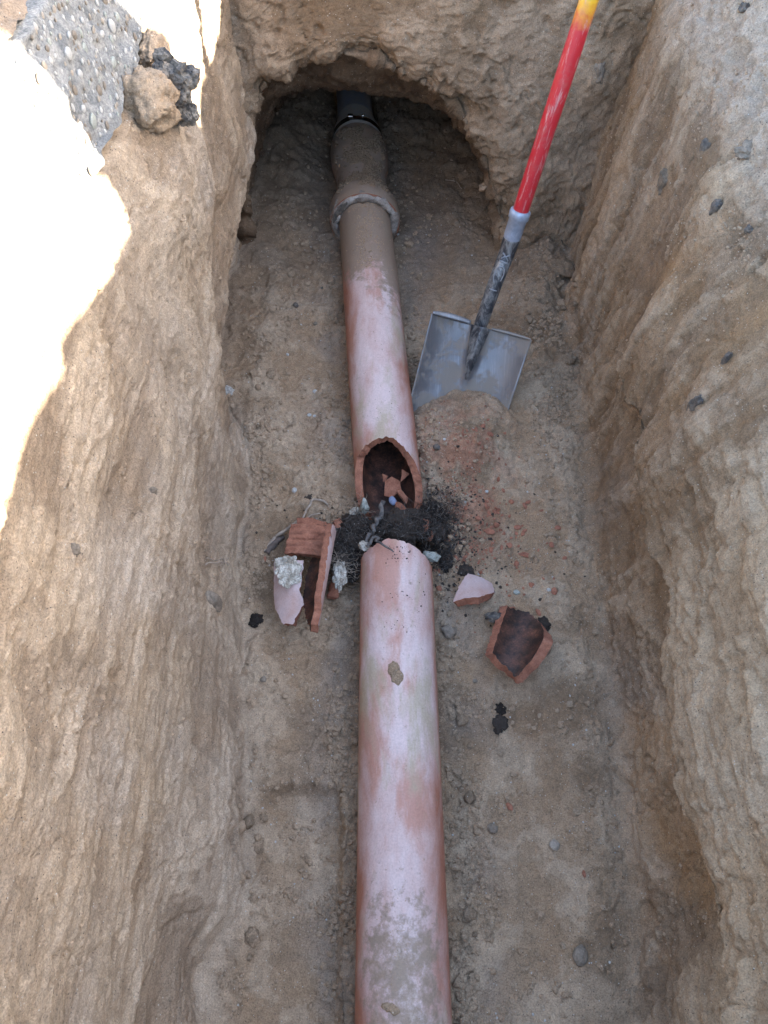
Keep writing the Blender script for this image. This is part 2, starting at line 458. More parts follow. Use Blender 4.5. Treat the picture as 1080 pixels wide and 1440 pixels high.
ys = np.concatenate([np.arange(-0.75, -0.16, 0.02), np.arange(-0.16, 1.95, 0.003), np.arange(1.95, 2.62, 0.006)])
zl = np.linspace(GRADE, 0, 300); nf = 255; zr = np.linspace(0, GRADE, 290)
NY = len(ys); ncol = len(zl) + nf + len(zr)
X = np.zeros((NY, ncol)); Z = np.zeros((NY, ncol)); Y = np.repeat(ys[:, None], ncol, 1)
Yl = Y[:, :300]; Zl = np.repeat(zl[None], NY, 0); X[:, :300] = x_left(Yl, Zl); Z[:, :300] = Zl
xl0 = x_left(ys, 0 * ys); xr0 = x_right(ys, 0 * ys)
t = (np.arange(nf) + 0.5) / nf
Xf = xl0[:, None] + (xr0 - xl0)[:, None] * t[None]
X[:, 300:300+nf] = Xf; Z[:, 300:300+nf] = z_floor(Xf, Y[:, 300:300+nf])
Zr_ = np.repeat(zr[None], NY, 0); X[:, 300+nf:] = x_right(Y[:, 300+nf:], Zr_); Z[:, 300+nf:] = Zr_
def smooth_cols(A, c, half, width):
    n = A.shape[1]; out = A.copy()
    ker = np.hanning(2*half+3)[1:-1]; ker /= ker.sum()
    acc = np.zeros_like(A)
    for k, wv in enumerate(ker):
        idx = np.clip(np.arange(n) + k - half, 0, n-1); acc += wv * A[:, idx]
    m = np.exp(-((np.arange(n) - c) / width)**4)[None]
    return A * (1-m) + acc * m
for c, h, wd in ((300, 10, 26), (300+nf, 24, 40)):
    X = smooth_cols(X, c, h, wd); Z = smooth_cols(Z, c, h, wd)

def normals(P):
    du = np.gradient(P, axis=0); dv = np.gradient(P, axis=1)
    n = np.cross(du, dv); n /= np.linalg.norm(n, axis=2, keepdims=True) + 1e-9
    return n
P = np.stack([X, Y, Z], -1)
N = normals(P)
# orient into the trench
mid = P[:, 300 + nf//2].mean(0); 
if N[NY//2, 300 + nf//2, 2] < 0: N = -N

TAN = C(0.44, 0.345, 0.23); BROWN = C(0.205, 0.145, 0.088); GREYC = C(0.40, 0.35, 0.285); ORANGE = C(0.39, 0.25, 0.125)
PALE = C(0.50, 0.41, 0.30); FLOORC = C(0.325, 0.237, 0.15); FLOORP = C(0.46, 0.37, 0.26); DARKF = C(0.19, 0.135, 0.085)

def terraces(n, th, wd=0.03):
    o = 0
    for tv in th: o = o + ss(tv, tv + wd, n)
    return o / len(th)

def soil_fields(P, elong, seed, along=False):
    """displacement and colours for a wall of damp sand; elong squeezes the vertical so that marks run down it."""
    x, y, z = P[..., 0], P[..., 1], P[..., 2]
    s = seed
    zz = z * elong
    if along:                                     # marks run along the trench instead of down the face
        y, z = z * 0.9 + 3.1, y * 1.25
        zz = z * elong
    big = fbm(x*2.6 + s, y*2.6, zz*3.2 + s, 3)
    wx = 0.25 * fbm(x*6 + s, y*6 + 9, zz*6, 2)
    pl = fbm(x*6 + wx + s, y*8 + wx*1.6 + 3, zz*6 + wx, 6, 0.52)
    plates = terraces(pl, (-0.35, -0.08, 0.18, 0.45), 0.022)
    st = fbm(x*10, y*34 + 1.3*wx, z*4.2 + s, 3, 0.5)
    st2 = terraces(st, (-0.2, 0.25), 0.06)
    lump = fbm(x*38 + s, y*38, z*30, 3, 0.55)
    fine = fbm(x*120, y*120, z*100 + s, 2, 0.6)
    rough = ss(-0.15, 0.45, fbm(x*5 + s + 4, y*5, z*4, 3))
    return big, plates, st, st2, lump, fine, rough, pl

x_, y_, z_ = X, Y, Z
D = np.zeros((NY, ncol)); A = np.zeros((NY, ncol, 3), np.float32)
iL = slice(0, 318); iR = slice(300 + nf - 18, ncol); iF = slice(285, 300 + nf + 15)

def wxx(P): return fbm(P[..., 0]*5, P[..., 1]*5, P[..., 2]*5 + 9, 2)
def pits_cracks(P, seed, el=1.0):
    x, y, z = P[..., 0], P[..., 1], P[..., 2]
    m = ss(-0.1, 0.3, fbm(x*6 + seed, y*6, z*6 + 2, 2))
    a = perlin(x*48 + seed, y*48, z*48*el)
    b = perlin(x*24 + seed, y*24 + 6, z*24*el)
    pits = (ss(0.42, 0.58, a) + 1.3*ss(0.5, 0.62, b)) * (0.25 + 0.75*m)
    wv = 0.35*fbm(x*14, y*14, z*14 + seed, 3)
    rg = 1 - np.abs(perlin(x*9 + wv + seed*2, y*9 + wv, z*9*el - wv))
    crk = ss(0.955, 0.99, rg) * ss(0.05, 0.35, fbm(x*5 + 3, y*5 + seed, z*5, 2))
    return pits, crk
def wall(P, seed, side, along=False):
    big, plates, st, st2, lump, fine, rough, pl = soil_fields(P, {'left': 0.50, 'right': 0.55, 'end': 0.9}[side], seed, along)
    x, y, z = P[..., 0], P[..., 1], P[..., 2]
    am = {'left': 0.82, 'right': 1.05, 'end': 1.0}[side]
    d = (0.012 if side == 'left' else 0.016 if along else 0.024)*big + am*(0.014*(plates-0.5) + (0.0015 if side == 'right' and not along else 0.0026)*st + (0.0015 if side == 'right' and not along else 0.0028)*(st2-0.5) + (0.0008 + 0.0036*rough)*lump + (0.0006 + 0.0013*rough)*fine)
    scr = fbm(x*8, y*75 + 2.5*wxx(P), z*5 + seed, 3, 0.6)
    d = d + 0.0016*am*scr*(1-rough)
    pits, crk = pits_cracks(P, seed, 0.5)
    d = d - (0.0038 if side == 'left' else 0.006)*pits - 0.0055*crk
    col = mixc(np.broadcast_to(BROWN, P.shape), np.broadcast_to(TAN, P.shape), ss(0.05, 0.75, plates + 0.35*fine*0 + 0.25*big + 0.15*st2))
    col = mixc(col, np.broadcast_to(PALE, P.shape), 0.55*ss(0.45, 1.0, plates)*ss(-0.2, 0.5, fbm(x*3+8, y*3, z*2+seed, 3)))
    og = ss(0.05, 0.6, fbm(x*4+seed*3, y*4+1, z*2.5, 4)) * (0.75 if side == 'right' else 0.22)
    col = mixc(col, np.broadcast_to(ORANGE, P.shape), og * (1 - 0.5*plates))
    gy = ss(-0.1, 0.45, fbm(x*3.4+seed, y*3.4+17, z*3+2, 4)) * (0.85 if side == 'left' else 0.35)
    gy = gy * (1 - 0.6*ss(0.5, 0.9, z)) + 0.35*ss(0.25, 0.0, z)
    col = mixc(col, np.broadcast_to(GREYC, P.shape), np.clip(gy, 0, 1)*(0.45+0.55*plates))
    if side == 'left': col = mixc(col, np.broadcast_to(C(.52, .44, .335), P.shape), .27 + .40*ss(.2, .9, plates)*ss(-.3, .35, fbm(P[..., 0]*5+6, P[..., 1]*4, P[..., 2]*5+seed, 4)))
    return d, col
dL, cL = wall(P[:, iL], 1.0, 'left', True)
dL2, cL2 = wall(P[:, iL], 47.0, 'left', False)
kl = ss(-0.25, 0.25, fbm(X[:, iL]*3, Y[:, iL]*2.6, Z[:, iL]*3.2 + 12, 3)) * (0.35 + 0.65*ss(0.5, 1.0, Y[:, iL]))
dL = dL*(1-kl) + dL2*kl; cL = cL*(1-kl[..., None]) + cL2*kl[..., None]
dR, cR = wall(P[:, iR], 23.0, 'right')
dR2, cR2 = wall(P[:, iR], 31.0, 'right', True)
kk = 1 - ss(0.55, 0.95, Y[:, iR])
dR = dR*(1-kk) + dR2*kk; cR = cR*(1-kk[..., None]) + cR2*kk[..., None]
# deeper shovel scars on the right wall, crumbly slope up at the far right
yr, zr2 = Y[:, iR], Z[:, iR]
scar = ss(0.1, 0.35, fbm(X[:, iR]*4, yr*14, zr2*2.2 + 5, 3))
dR = dR - 0.006 * scar * ss(0.04, 0.15, zr2)
crumb = ss(0.62, 0.72, zr2) * ss(0.85, 1.0, yr)
ck = fbm(X[:, iR]*30, yr*30, zr2*30, 4, 0.6)
dR = dR + crumb * 0.010 * ck
cR = mixc(cR, np.broadcast_to(C(0.23, 0.150, 0.08), cR.shape), 0.62*ss(0.42, 0.62, yr)*(1-ss(0.55, 0.68, zr2))*(0.35+0.65*scar))
cR = mixc(cR, np.broadcast_to(C(0.43, 0.365, 0.29), cR.shape), 0.8*crumb)
cR = mixc(cR, np.broadcast_to(C(0.44, 0.335, 0.215), cR.shape), 0.6*(1-ss(0.45, 0.7, yr))*ss(0.12, 0.3, zr2))
dR = dR + 0.006*ss(0.35, 0.1, zr2)*fbm(X[:, iR]*26, yr*26, zr2*20, 3)
# floor
xf, yf, zf = X[:, iF], Y[:, iF], Z[:, iF]
fb = fbm(xf*5, yf*5, zf*0 + 4, 3)
fp = fbm(xf*11 + 0.3*fb, yf*9, zf*0 + 9, 5, 0.55)
ft = terraces(fp, (-0.25, 0.1, 0.4), 0.04)
fl = fbm(xf*42, yf*42, zf*0 + 2, 3, 0.55)
ff = fbm(xf*130, yf*130, zf*0 + 6, 2, 0.6)
xpf = x_pipe(yf)
dist = np.abs(xf - xpf)
crm = np.clip(.6*np.exp(-((dist - 0.11)/0.045)**2) * ss(-0.3, 0.2, fbm(xf*8, yf*8, zf*0+3, 2)) + ss(0.30, 0.42, xf)*ss(1.05, 1.3, yf) + 0.8*np.exp(-((xf+0.27)/0.035)**2), 0, 1)
smo = ss(-0.22, -0.185, xf) * (1 - ss(-0.085, -0.065, xf)) * (1 - ss(0.25, 0.28, yf))
smo = np.maximum(smo, ss(0.12, 0.2, xf) * (1 - ss(0.33, 0.38, xf)) * (1 - ss(0.45, 0.6, yf))*0.7)
act = (1 - 0.75*smo)
mnd = np.exp(-(((xf - 0.185) / 0.14)**2 + ((yf - 1.05) / 0.12)**2)**2)
crm = np.maximum(crm, 0.45*mnd)
dF = act*(0.013*fb + 0.011*(ft-0.5)*(1-0.7*mnd)) + (0.0018*act + 0.008*crm)*fl + (0.0008 + 0.0018*crm)*ff
pF, kF = pits_cracks(np.stack([xf, yf, zf*0], -1), 91.0)
dF = dF - (1 - 0.8*smo)*(0.0045*pF + 0.005*kF)
cF = mixc(np.broadcast_to(FLOORC, xf.shape + (3,)), np.broadcast_to(FLOORP, xf.shape + (3,)), ss(0.0, 0.9, ft + 0.3*fb)*0.8)
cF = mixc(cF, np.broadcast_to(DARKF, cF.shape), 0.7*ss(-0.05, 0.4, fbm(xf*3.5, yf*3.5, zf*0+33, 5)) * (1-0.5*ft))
cF = mixc(cF, np.broadcast_to(C(0.30, 0.25, 0.195), cF.shape), 0.6*np.exp(-((dist-0.12)/0.05)**2)*ss(-.2,.3,fbm(xf*6, yf*6, zf*0+21, 3)))
cF = mixc(cF, np.broadcast_to(C(0.125, 0.092, 0.066), cF.shape), 0.65*ss(1.35, 1.75, yf)*(0.6+0.4*ft))  # tunnel shade painted into the floor colour, deepening inwards
# red brick dust on the heap right of the break, black organic soil round the roots
dust = np.exp(-((xf-0.17)/0.10)**2 - ((yf-0.93)/0.17)**2) * ss(-0.35, 0.35, fbm(xf*16, yf*16, zf*0+1, 4))
cF = mixc(cF, np.broadcast_to(C(0.36, 0.19, 0.12), cF.shape), 0.85*dust)
blk = 0.85*np.exp(-(((xf-0.105)/0.065)**2 + ((yf-0.79)/0.09)**2)) + np.exp(-(((xf+0.03)/0.14)**2 + ((yf-0.775)/0.055)**2)**1.5)
blk = np.clip(blk * (0.75 + 0.9*fbm(xf*22, yf*22, zf*0+50, 4)), 0, 1)
cF = mixc(cF, np.broadcast_to(C(0.035, 0.03, 0.028), cF.shape), 0.9*blk)
dF = dF + 0.006*blk*fl + 0.003*blk
cF = mixc(cF, np.broadcast_to(C(0.20, 0.185, 0.165), cF.shape), 0.45*np.exp(-((xf-0.12)/0.05)**2 - ((yf-1.75)/0.12)**2))

nL, nR = 318, ncol - (300 + nf - 18)
def blend_into(Dd, Aa, sl, d, c, w):
    Dd[:, sl] = Dd[:, sl] * (1 - w) + d * w
    Aa[:, sl] = Aa[:, sl] * (1 - w[..., None]) + c * w[..., None]
D[:, iL] = dL; A[:, iL] = cL; D[:, iR] = dR; A[:, iR] = cR
j = np.arange(ncol)
wf = (ss(284, 318, j) * (1 - ss(300 + nf - 18, 300 + nf + 16, j)))[iF][None] * np.ones((NY, 1))
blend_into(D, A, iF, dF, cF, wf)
damp_edge = 1 - ss(0.0, 0.03, np.abs(ys - 10))
PD = P + N * D[..., None]
# ragged top lips
PD[:, :6, 2] += 0.0
def sub(name, cols, label, kind):
    V = PD[:, cols].reshape(-1, 3); nc = PD[:, cols].shape[1]
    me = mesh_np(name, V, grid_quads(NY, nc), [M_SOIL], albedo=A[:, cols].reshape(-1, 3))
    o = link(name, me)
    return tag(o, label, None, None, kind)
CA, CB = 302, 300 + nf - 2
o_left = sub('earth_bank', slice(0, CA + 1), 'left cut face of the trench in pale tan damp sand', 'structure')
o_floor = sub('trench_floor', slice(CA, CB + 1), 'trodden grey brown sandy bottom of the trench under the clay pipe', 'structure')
o_right = sub('earth_bank', slice(CB, ncol), 'right cut face of the trench in orange brown sand with shovel scars', 'structure')

# ---------------- end wall with the tunnel dug round the pipe
lip = [(350, 400), (345, 330), (345, 290), (347, 230), (352, 170), (370, 118), (398, 94), (430, 82), (480, 74), (520, 82), (548, 94), (594, 114), (642, 154), (670, 196),
       (690, 250), (702, 300), (712, 350), (722, 410)]
def end_y(z): return 1.70 + 0.10 * z
def on_end(px, py):
    d = ray(px, py); t0 = 2.0
    for _ in range(8):
        z = CAM_H + d.z * t0; t0 = end_y(z) / d.y
    return d.x * t0, CAM_H + d.z * t0
L = np.array([on_end(*p) for p in lip])
L = np.concatenate([[[L[0, 0] + 0.0, -0.12]], L, [[L[-1, 0], -0.12]]])
seg = np.concatenate([[0], np.cumsum(np.linalg.norm(np.diff(L, axis=0), axis=1))])
NTH = 420
tt = np.linspace(0, seg[-1], NTH)
LX = np.interp(tt, seg, L[:, 0]); LZ = np.interp(tt, seg, L[:, 1])
ker = np.hanning(25); ker /= ker.sum()
pad = lambda a: np.convolve(np.pad(a, 12, mode='edge'), ker, 'valid')
LX, LZ = pad(LX), pad(LZ)
cx0, cz0 = -0.05, 0.02
ang = np.arctan2(LZ - cz0, LX - cx0)
# outer rectangle border hit
BX0, BX1, BZ = -0.60, 1.10, GRADE
bx, bz = [], []
for q in range(NTH):
    f = q / (NTH - 1)
    # walk the border: up the left, across the top, down the right
    per = (BZ + 0.12) * 2 + (BX1 - BX0); s_ = f * per
    if s_ < BZ + 0.12: bx.append(BX0); bz.append(-0.12 + s_)
    elif s_ < BZ + 0.12 + BX1 - BX0: bx.append(BX0 + s_ - BZ - 0.12); bz.append(BZ)
    else: bx.append(BX1); bz.append(BZ - (s_ - BZ - 0.12 - BX1 + BX0))
bx, bz = np.array(bx), np.array(bz)
vin = np.linspace(0, 1, 170)          # 0 deep .. 1 lip
vout = np.linspace(0, 1, 250)[1:]
rows = []
for v in vin:
    dep = (1 - v) * 0.86
    k = math.sqrt(max(0.0, 1 - (dep / 0.87)**2)) ** 0.8
    k = 0.10 + 0.90 * k
    # the crown comes down faster than the sides close in
    kz = k * (1 - 0.50 * (1 - math.exp(-((dep / 0.19)**2))))
    rx = cx0 + (LX - cx0) * k + (-0.035 * dep); rz = cz0 + (LZ - cz0) * kz
    rows.append(np.stack([rx, end_y(LZ) + dep + 0 * rx, rz], -1))
for v in vout:
    e = v ** 1.15
    rx = LX + (bx - LX) * e; rz = LZ + (bz - LZ) * e
    rnd = 0.05 * math.exp(-(v / 0.05)) 
    rows.append(np.stack([rx, end_y(rz) + rnd * 0.4 - 0.02*math.exp(-((v-0.12)/0.1)**2), rz], -1))
PE = np.array(rows)
NE = normals(PE)
if NE[300, NTH//2, 1] > 0: NE = -NE
big, plates, st, st2, lump, fine, rough, pl = soil_fields(PE, 0.9, 61.0)
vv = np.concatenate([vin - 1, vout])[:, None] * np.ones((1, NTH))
xe, ye, ze = PE[..., 0], PE[..., 1], PE[..., 2]
rag = np.exp(-(vv / 0.10)**2)
dent = terraces(fbm(xe*8+3+0.5*big, ye*5, ze*8, 4, 0.5), (-0.3, -0.05, 0.2, 0.45), 0.05)
dE = 0.020*big + 0.010*(plates - 0.5) + rag*(0.030*(dent - 0.5)) + 0.0035*lump*(0.4+rough) + 0.0016*fine + 0.003*st + 0.006*(dent-0.5)
pE_, kE_ = pits_cracks(PE, 37.0, 0.8)
dE = dE - 0.006*pE_ - 0.006*kE_
dE = dE + ss(0.0, -0.05, vv)*(0.010*(dent-0.5) + 0.004*lump)
dE = dE * (0.35 + 0.65*ss(-1.0, -0.6, vv))
cE = mixc(np.broadcast_to(BROWN*0.95, PE.shape), np.broadcast_to(C(0.36, 0.275, 0.185), PE.shape), ss(0.1, 0.9, plates*0.6 + 0.4*dent + 0.2*big))
cE = mixc(cE, np.broadcast_to(PALE*0.92, PE.shape), 0.6*ss(0.05, 0.4, vv)*ss(-0.1, 0.4, fbm(xe*4, ye, ze*4+7, 4)))
cE = mixc(cE, mixc(np.broadcast_to(C(0.12, 0.08, 0.05), PE.shape), np.broadcast_to(C(0.20, 0.14, 0.09), PE.shape), ss(-.3, .4, pl)), 0.9*ss(0.06, -0.06, vv + 0.08*big))  # dark soil tone inside the arch paints in the cave's shade
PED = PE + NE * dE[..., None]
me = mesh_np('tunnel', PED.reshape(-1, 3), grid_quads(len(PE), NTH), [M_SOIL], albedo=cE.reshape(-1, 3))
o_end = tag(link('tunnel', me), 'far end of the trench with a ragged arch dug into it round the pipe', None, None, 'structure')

# ---------------- surrounding grade, off to the horizon
def ground_mesh():
    # a ring sheet with the trench cut out of it
    lx = PD[:, 0]; rx = PD[:, -1]
    V = []; F = []
    def strip(inner, outer_x, n, sgn):
        base = len(V); k = len(inner)
        fr = [0, 0.02, 0.06, 0.14, 0.3, 0.55, 1.0]
        for p in inner:
            for f in fr:
                xx = p[0] + (outer_x - p[0]) * f ** 2
                zz = p[2] + (GRADE - p[2]) * min(1, f * 12) + (0.012 * mnoise.noise(Vector((xx * 6, p[1] * 6, 2))) if f > 0 else 0)
                V.append((xx, p[1], zz))
        m = len(fr)
        for a in range(k - 1):
            for b_ in range(m - 1):
                q = [base + a*m + b_, base + a*m + b_ + 1, base + (a+1)*m + b_ + 1, base + (a+1)*m + b_]
                F.append(q if sgn > 0 else q[::-1])
    strip(lx[::4], -60, 0, -1); strip(rx[::4], 60, 0, 1)
    b0 = len(V)
    y0, y1 = ys[0], 1.70 + 0.10 * GRADE
    V.extend([(-60, -60, GRADE), (60, -60, GRADE), (60, y0, GRADE), (-60, y0, GRADE),
              (-60, ys[-1], GRADE - 0.01), (60, ys[-1], GRADE - 0.01), (60, 60, GRADE - 0.01), (-60, 60, GRADE - 0.01),
              (-0.62, y1 + 0.02, GRADE + 0.004), (1.12, y1 + 0.02, GRADE + 0.004), (1.12, ys[-1] + 0.05, GRADE + 0.004), (-0.62, ys[-1] + 0.05, GRADE + 0.004),
              (-0.6, y0, -0.15), (1.0, y0, -0.15), (1.0, y0, GRADE), (-0.6, y0, GRADE)])
    for k in range(4): F.append([b0 + 4*k + i for i in range(4)])
    return V, F
V, F = ground_mesh()
me = py_mesh('ground', V, F, [soil_material('ground_soil', False, (0.38, 0.30, 0.21), 0.0)])
tag(link('ground', me), 'sandy ground round the open trench', None, None, 'structure')

# unseen heap added on the right: crest shaped to cast the trench's shadow edges
crest = [(-2.2, 1.3), (-1.2, 1.50), (-0.3, 1.54), (0.30, 1.53), (0.44, 1.532), (0.50, 1.52), (0.575, 1.492), (0.595, 1.518), (0.64, 1.508), (0.70, 1.487), (0.755, 1.470), (0.82, 1.462), (0.855, 1.462),
         (0.866, 1.60), (0.885, 1.86), (1.135, 1.86), (1.155, 1.62), (1.21, 1.48), (1.26, 1.39), (1.31, 1.325), (1.38, 1.355), (1.58, 1.345), (1.65, 1.38), (1.68, 1.9), (2.6, 1.9), (3.4, 1.3)]
hy = np.concatenate([np.arange(-2.2, -0.2, 0.06), np.arange(-0.2, 2.2, 0.012), np.arange(2.2, 3.5, 0.06)])
hx = np.linspace(0.78, 2.3, 90)
cr = np.interp(hy, [c[0] for c in crest], [c[1] for c in crest])
HX, HY = np.meshgrid(hx, hy); CR = np.repeat(cr[:, None], len(hx), 1)
prof = np.where(HX < 1.22, ss(0.70, 1.26, HX), 1 - ss(1.22, 2.35, HX))
HZ = 0.93 + (CR - 0.93) * prof
HZ = HZ + 0.010 * fbm(HX*7, HY*7, HX*0, 3) * np.clip(prof * 3, 0, 1) * (prof < 0.98)
hc = np.broadcast_to(C(0.38, 0.29, 0.19), HX.shape + (3,))
tag(link('shade_heap', mesh_np('shade_heap', np.stack([HX, HY, HZ], -1).reshape(-1, 3), grid_quads(len(hy), len(hx)), [M_SOIL], albedo=hc.reshape(-1, 3))),
    'long unseen sand heap added beside the right bank to shade the trench', None, None, 'structure')

# ---------------- ray lookup on the dug surfaces
def bvh_of(objs):
    vs, fs, off = [], [], 0
    for o in objs:
        me = o.data
        v = np.empty(len(me.vertices) * 3, np.float32); me.vertices.foreach_get('co', v)
        f = np.empty(len(me.loops), np.int32); me.loops.foreach_get('vertex_index', f)
        vs.append(v.reshape(-1, 3)); fs.append(f.reshape(-1, 4) + off); off += len(vs[-1])
    return BVHTree.FromPolygons(np.concatenate(vs).tolist(), np.concatenate(fs).tolist())
_bv = {'all': None}
_bv['all'] = bvh_of([o_left, o_floor, o_right, o_end])
def hit(px, py):
    d = ray(px, py).normalized()
    loc, n, i, dd = _bv['all'].ray_cast(Vector((0, 0, CAM_H)), d)
    if loc is None: return at(px, py, 0), Vector((0, 0, 1))
    if n.dot(d) > 0: n = -n
    return loc, n
def drop(x, y, z0=0.4):
    loc, n, i, dd = _bv['all'].ray_cast(Vector((x, y, z0)), Vector((0, 0, -1)))
    if loc is None: return Vector((x, y, 0)), Vector((0, 0, 1))
    return loc, (n if n.z > 0 else -n)

# ------------------------------------------------------------------ pipes
PR, PT, PZ = 0.0725, 0.0165, 0.045
def interp_phi(tab, phi):
    a = sorted(tab); xs = [p[0] for p in a]; vs = [p[1] for p in a]
    xs = [xs[-1] - 360] + xs + [xs[0] + 360]; vs = [vs[-1]] + vs + [vs[0]]
    return np.interp(phi, xs, vs)
def pipe_shell(profile, far_end=None, near_end=None, centre=x_pipe, zc=PZ, thick=PT, nseg=144, step=0.006, jag=0.0, dirt=None):
    """profile: [(y, outer radius)], hollow; far/near end: phi -> y tables."""
    phi = np.linspace(0, 360, nseg, endpoint=False)
    ny = max(2, int((profile[-1][0] - profile[0][0]) / step))
    tv = np.linspace(0, 1, ny)
    y0 = interp_phi(near_end, phi) if near_end else np.full(nseg, profile[0][0])
    y1 = interp_phi(far_end, phi) if far_end else np.full(nseg, profile[-1][0])
    def grid(inner):
        j0 = j1 = 0
        if near_end: j0 = jag * (fbm(phi*0.12, phi*0 + 3, phi*0 + (5 if inner else 4), 4, 0.6)); j0[-1] = j0[0]
        if far_end: j1 = jag * (fbm(phi*0.12, phi*0 + 8, phi*0 + (7 if inner else 6), 4, 0.6))
        Yg = (y0 + j0)[None] + ((y1 + j1) - (y0 + j0))[None] * tv[:, None]
        r = np.interp(Yg, [p[0] for p in profile], [p[1] for p in profile])
        if inner: r = r - thick
        ph = np.radians(phi)[None]
        wob = 0 if inner else 0.0006 * fbm(np.cos(ph) * 2 + 0*Yg, np.sin(ph) * 2 + 0*Yg, Yg * 6, 2)
        return np.stack([centre(Yg) + (r + wob) * np.cos(ph), Yg, zc + (r + wob) * np.sin(ph)], -1)
    O, I = grid(False), grid(True)
    V = np.concatenate([O.reshape(-1, 3), I.reshape(-1, 3)])
    n = ny * nseg
    qo = grid_quads(ny, nseg, 0, True)[:, ::-1]; qi = grid_quads(ny, nseg, n, True)
    Q = [qo, qi]; mi = [np.zeros(len(qo)), np.full(len(qi), 2)]
    extra = []; base = 2 * n
    for which, end in ((0, near_end), (ny - 1, far_end)):      # broken faces: rows of their own so that the break is sharp and rough
        K = 5
        a, b_ = O[which], I[which]
        rr = []
        for k in range(K + 1):
            f = k / K; p = a * (1 - f) + b_ * f
            if 0 < k < K and end: p = p + np.stack([0*phi, 0.0035 * fbm(phi*0.3, phi*0 + k*2, phi*0 + which, 3), 0.0 * phi], -1)
            rr.append(p)
        extra.append(np.array(rr).reshape(-1, 3))
        q = grid_quads(K + 1, nseg, base, True)
        Q.append(q if which == 0 else q[:, ::-1]); mi.append(np.full(len(q), 1)); base += (K + 1) * nseg
    V = np.concatenate([V] + extra); Q = np.concatenate(Q)
    dr = dirt(V) if dirt is not None else np.zeros(len(V))
    return V, Q, np.concatenate(mi), dr
def add_pipe_part(name, parent, args, mats=None):
    V, Q, mi, dr = args
    V = V - np.array(parent.location)
    me = mesh_np(name, V, Q, mats or [M_CLAY, M_RAW, M_INNER], mi, True, attrs={'dirt': dr})
    return link(name, me, parent)

# near pipe
pn = empty('clay_pipe', (x_pipe(0.3), 0.3, PZ - PR), 'long near length of pinkish clay sewer pipe with a blunt broken far end', 'pipe')
def dirt_near(V):
    x, y, z = V.T
    top = (z - PZ) / PR
    d = 0.42 * ss(0.22, 0.0, y) * ss(0.2, 0.9, top)
    d = d + 0.2 * gauss(x, y, x_pipe(y) + 0.028, 0.55, 0.02, 0.12)
    return d + 0.05
far_n = [(90, .714), (105, .718), (120, .709), (150, .704), (180, .702), (220, .69), (270, .68), (320, .675), (0, .678), (25, .684), (45, .694), (65, .704)]
add_pipe_part('pipe_wall', pn, pipe_shell([(-0.72, PR), (0.714, PR)], far_n, None, lambda y: 0.0285 - 0.005*y, jag=0.0035, dirt=dirt_near))
# upper pipe
up_x = lambda y: 0.012 - (y - 0.86) * 0.0715
pu = empty('clay_pipe', (up_x(1.2), 1.2, PZ - PR), 'middle length of clay sewer pipe with a gaping oblique broken end', 'pipe')
near_u = [(90, .966), (75, .962), (60, .945), (40, .925), (20, .896), (0, .872), (330, .838), (300, .80), (270, .79), (240, .812), (210, .842), (190, .872), (170, .912), (150, .942), (120, .957), (105, .962)]
def dirt_up(V):
    x, y, z = V.T
    top = (z - PZ) / PR
    return 0.06 + 0.50 * ss(1.42, 1.72, y + 0.05*np.sin(x*60)) + 0.35*ss(1.25, 1.55, y + 1.6*(x - up_x(y))) * ss(-1, 0.2, top)
add_pipe_part('pipe_wall', pu, pipe_shell([(0.86, PR), (1.84, PR)], None, near_u, up_x, jag=0.005, dirt=dirt_up))
# far section with bell at each end
pf = empty('clay_pipe', (up_x(2.0), 2.0, PZ - PR), 'short dirt covered clay pipe with a bell at each end inside the tunnel', 'pipe')
dirt_far = lambda V: 0.42 + 0.25 * ss(-0.2, 0.8, (V[:, 2] - PZ) / PR)
BELLS = [(1.765, PR*1.32), (1.785, PR*1.36), (1.82, PR*1.33), (1.85, PR*1.16), (1.875, PR*1.03), (1.90, PR), (1.96, PR), (1.99, PR*1.07), (2.025, PR*1.16), (2.09, PR*1.18), (2.12, PR*1.13), (2.135, PR*0.9)]
add_pipe_part('pipe_wall', pf, pipe_shell(BELLS, None, None, up_x, thick=0.012, dirt=dirt_far))
# mortar ring packed in the bell
def ring_mesh(yc, r0, r1, name, mat_, parent, zc=PZ, jit=0.002, depth=0.018):
    nseg, K = 120, 14
    V = []
    for k in range(K):
        a = 2*math.pi*k/K
        for i in range(nseg):
            ph = 2*math.pi*i/nseg
            rm, rh = (r0 + r1)/2, (r1 - r0)/2
            yy = yc + depth*math.cos(a); rr = rm + rh*math.sin(a)
            nn = mnoise.fractal(Vector((math.cos(ph)*3 + k*.3, math.sin(ph)*3, a)), 0.8, 2, 4) * jit
            V.append((up_x(yy) + (rr + nn)*math.cos(ph), yy + nn, zc + (rr + nn)*math.sin(ph)))
    V = np.array(V) - np.array(parent.location)
    Q = np.concatenate([grid_quads(K, nseg, 0, True), np.array([[ (K-1)*nseg + i, (K-1)*nseg + (i+1) % nseg, (i+1) % nseg, i] for i in range(nseg)])])
    return link(name, mesh_np(name, V, Q, [mat_]), parent)
mr = stone_material('bell_mortar', (0.40, 0.355, 0.31), (0.20, 0.155, 0.12), 0.85, 40, 0.3)
ring_mesh(1.772, PR * 0.98, PR * 1.31, 'mortar_ring', mr, pf, jit=0.008)
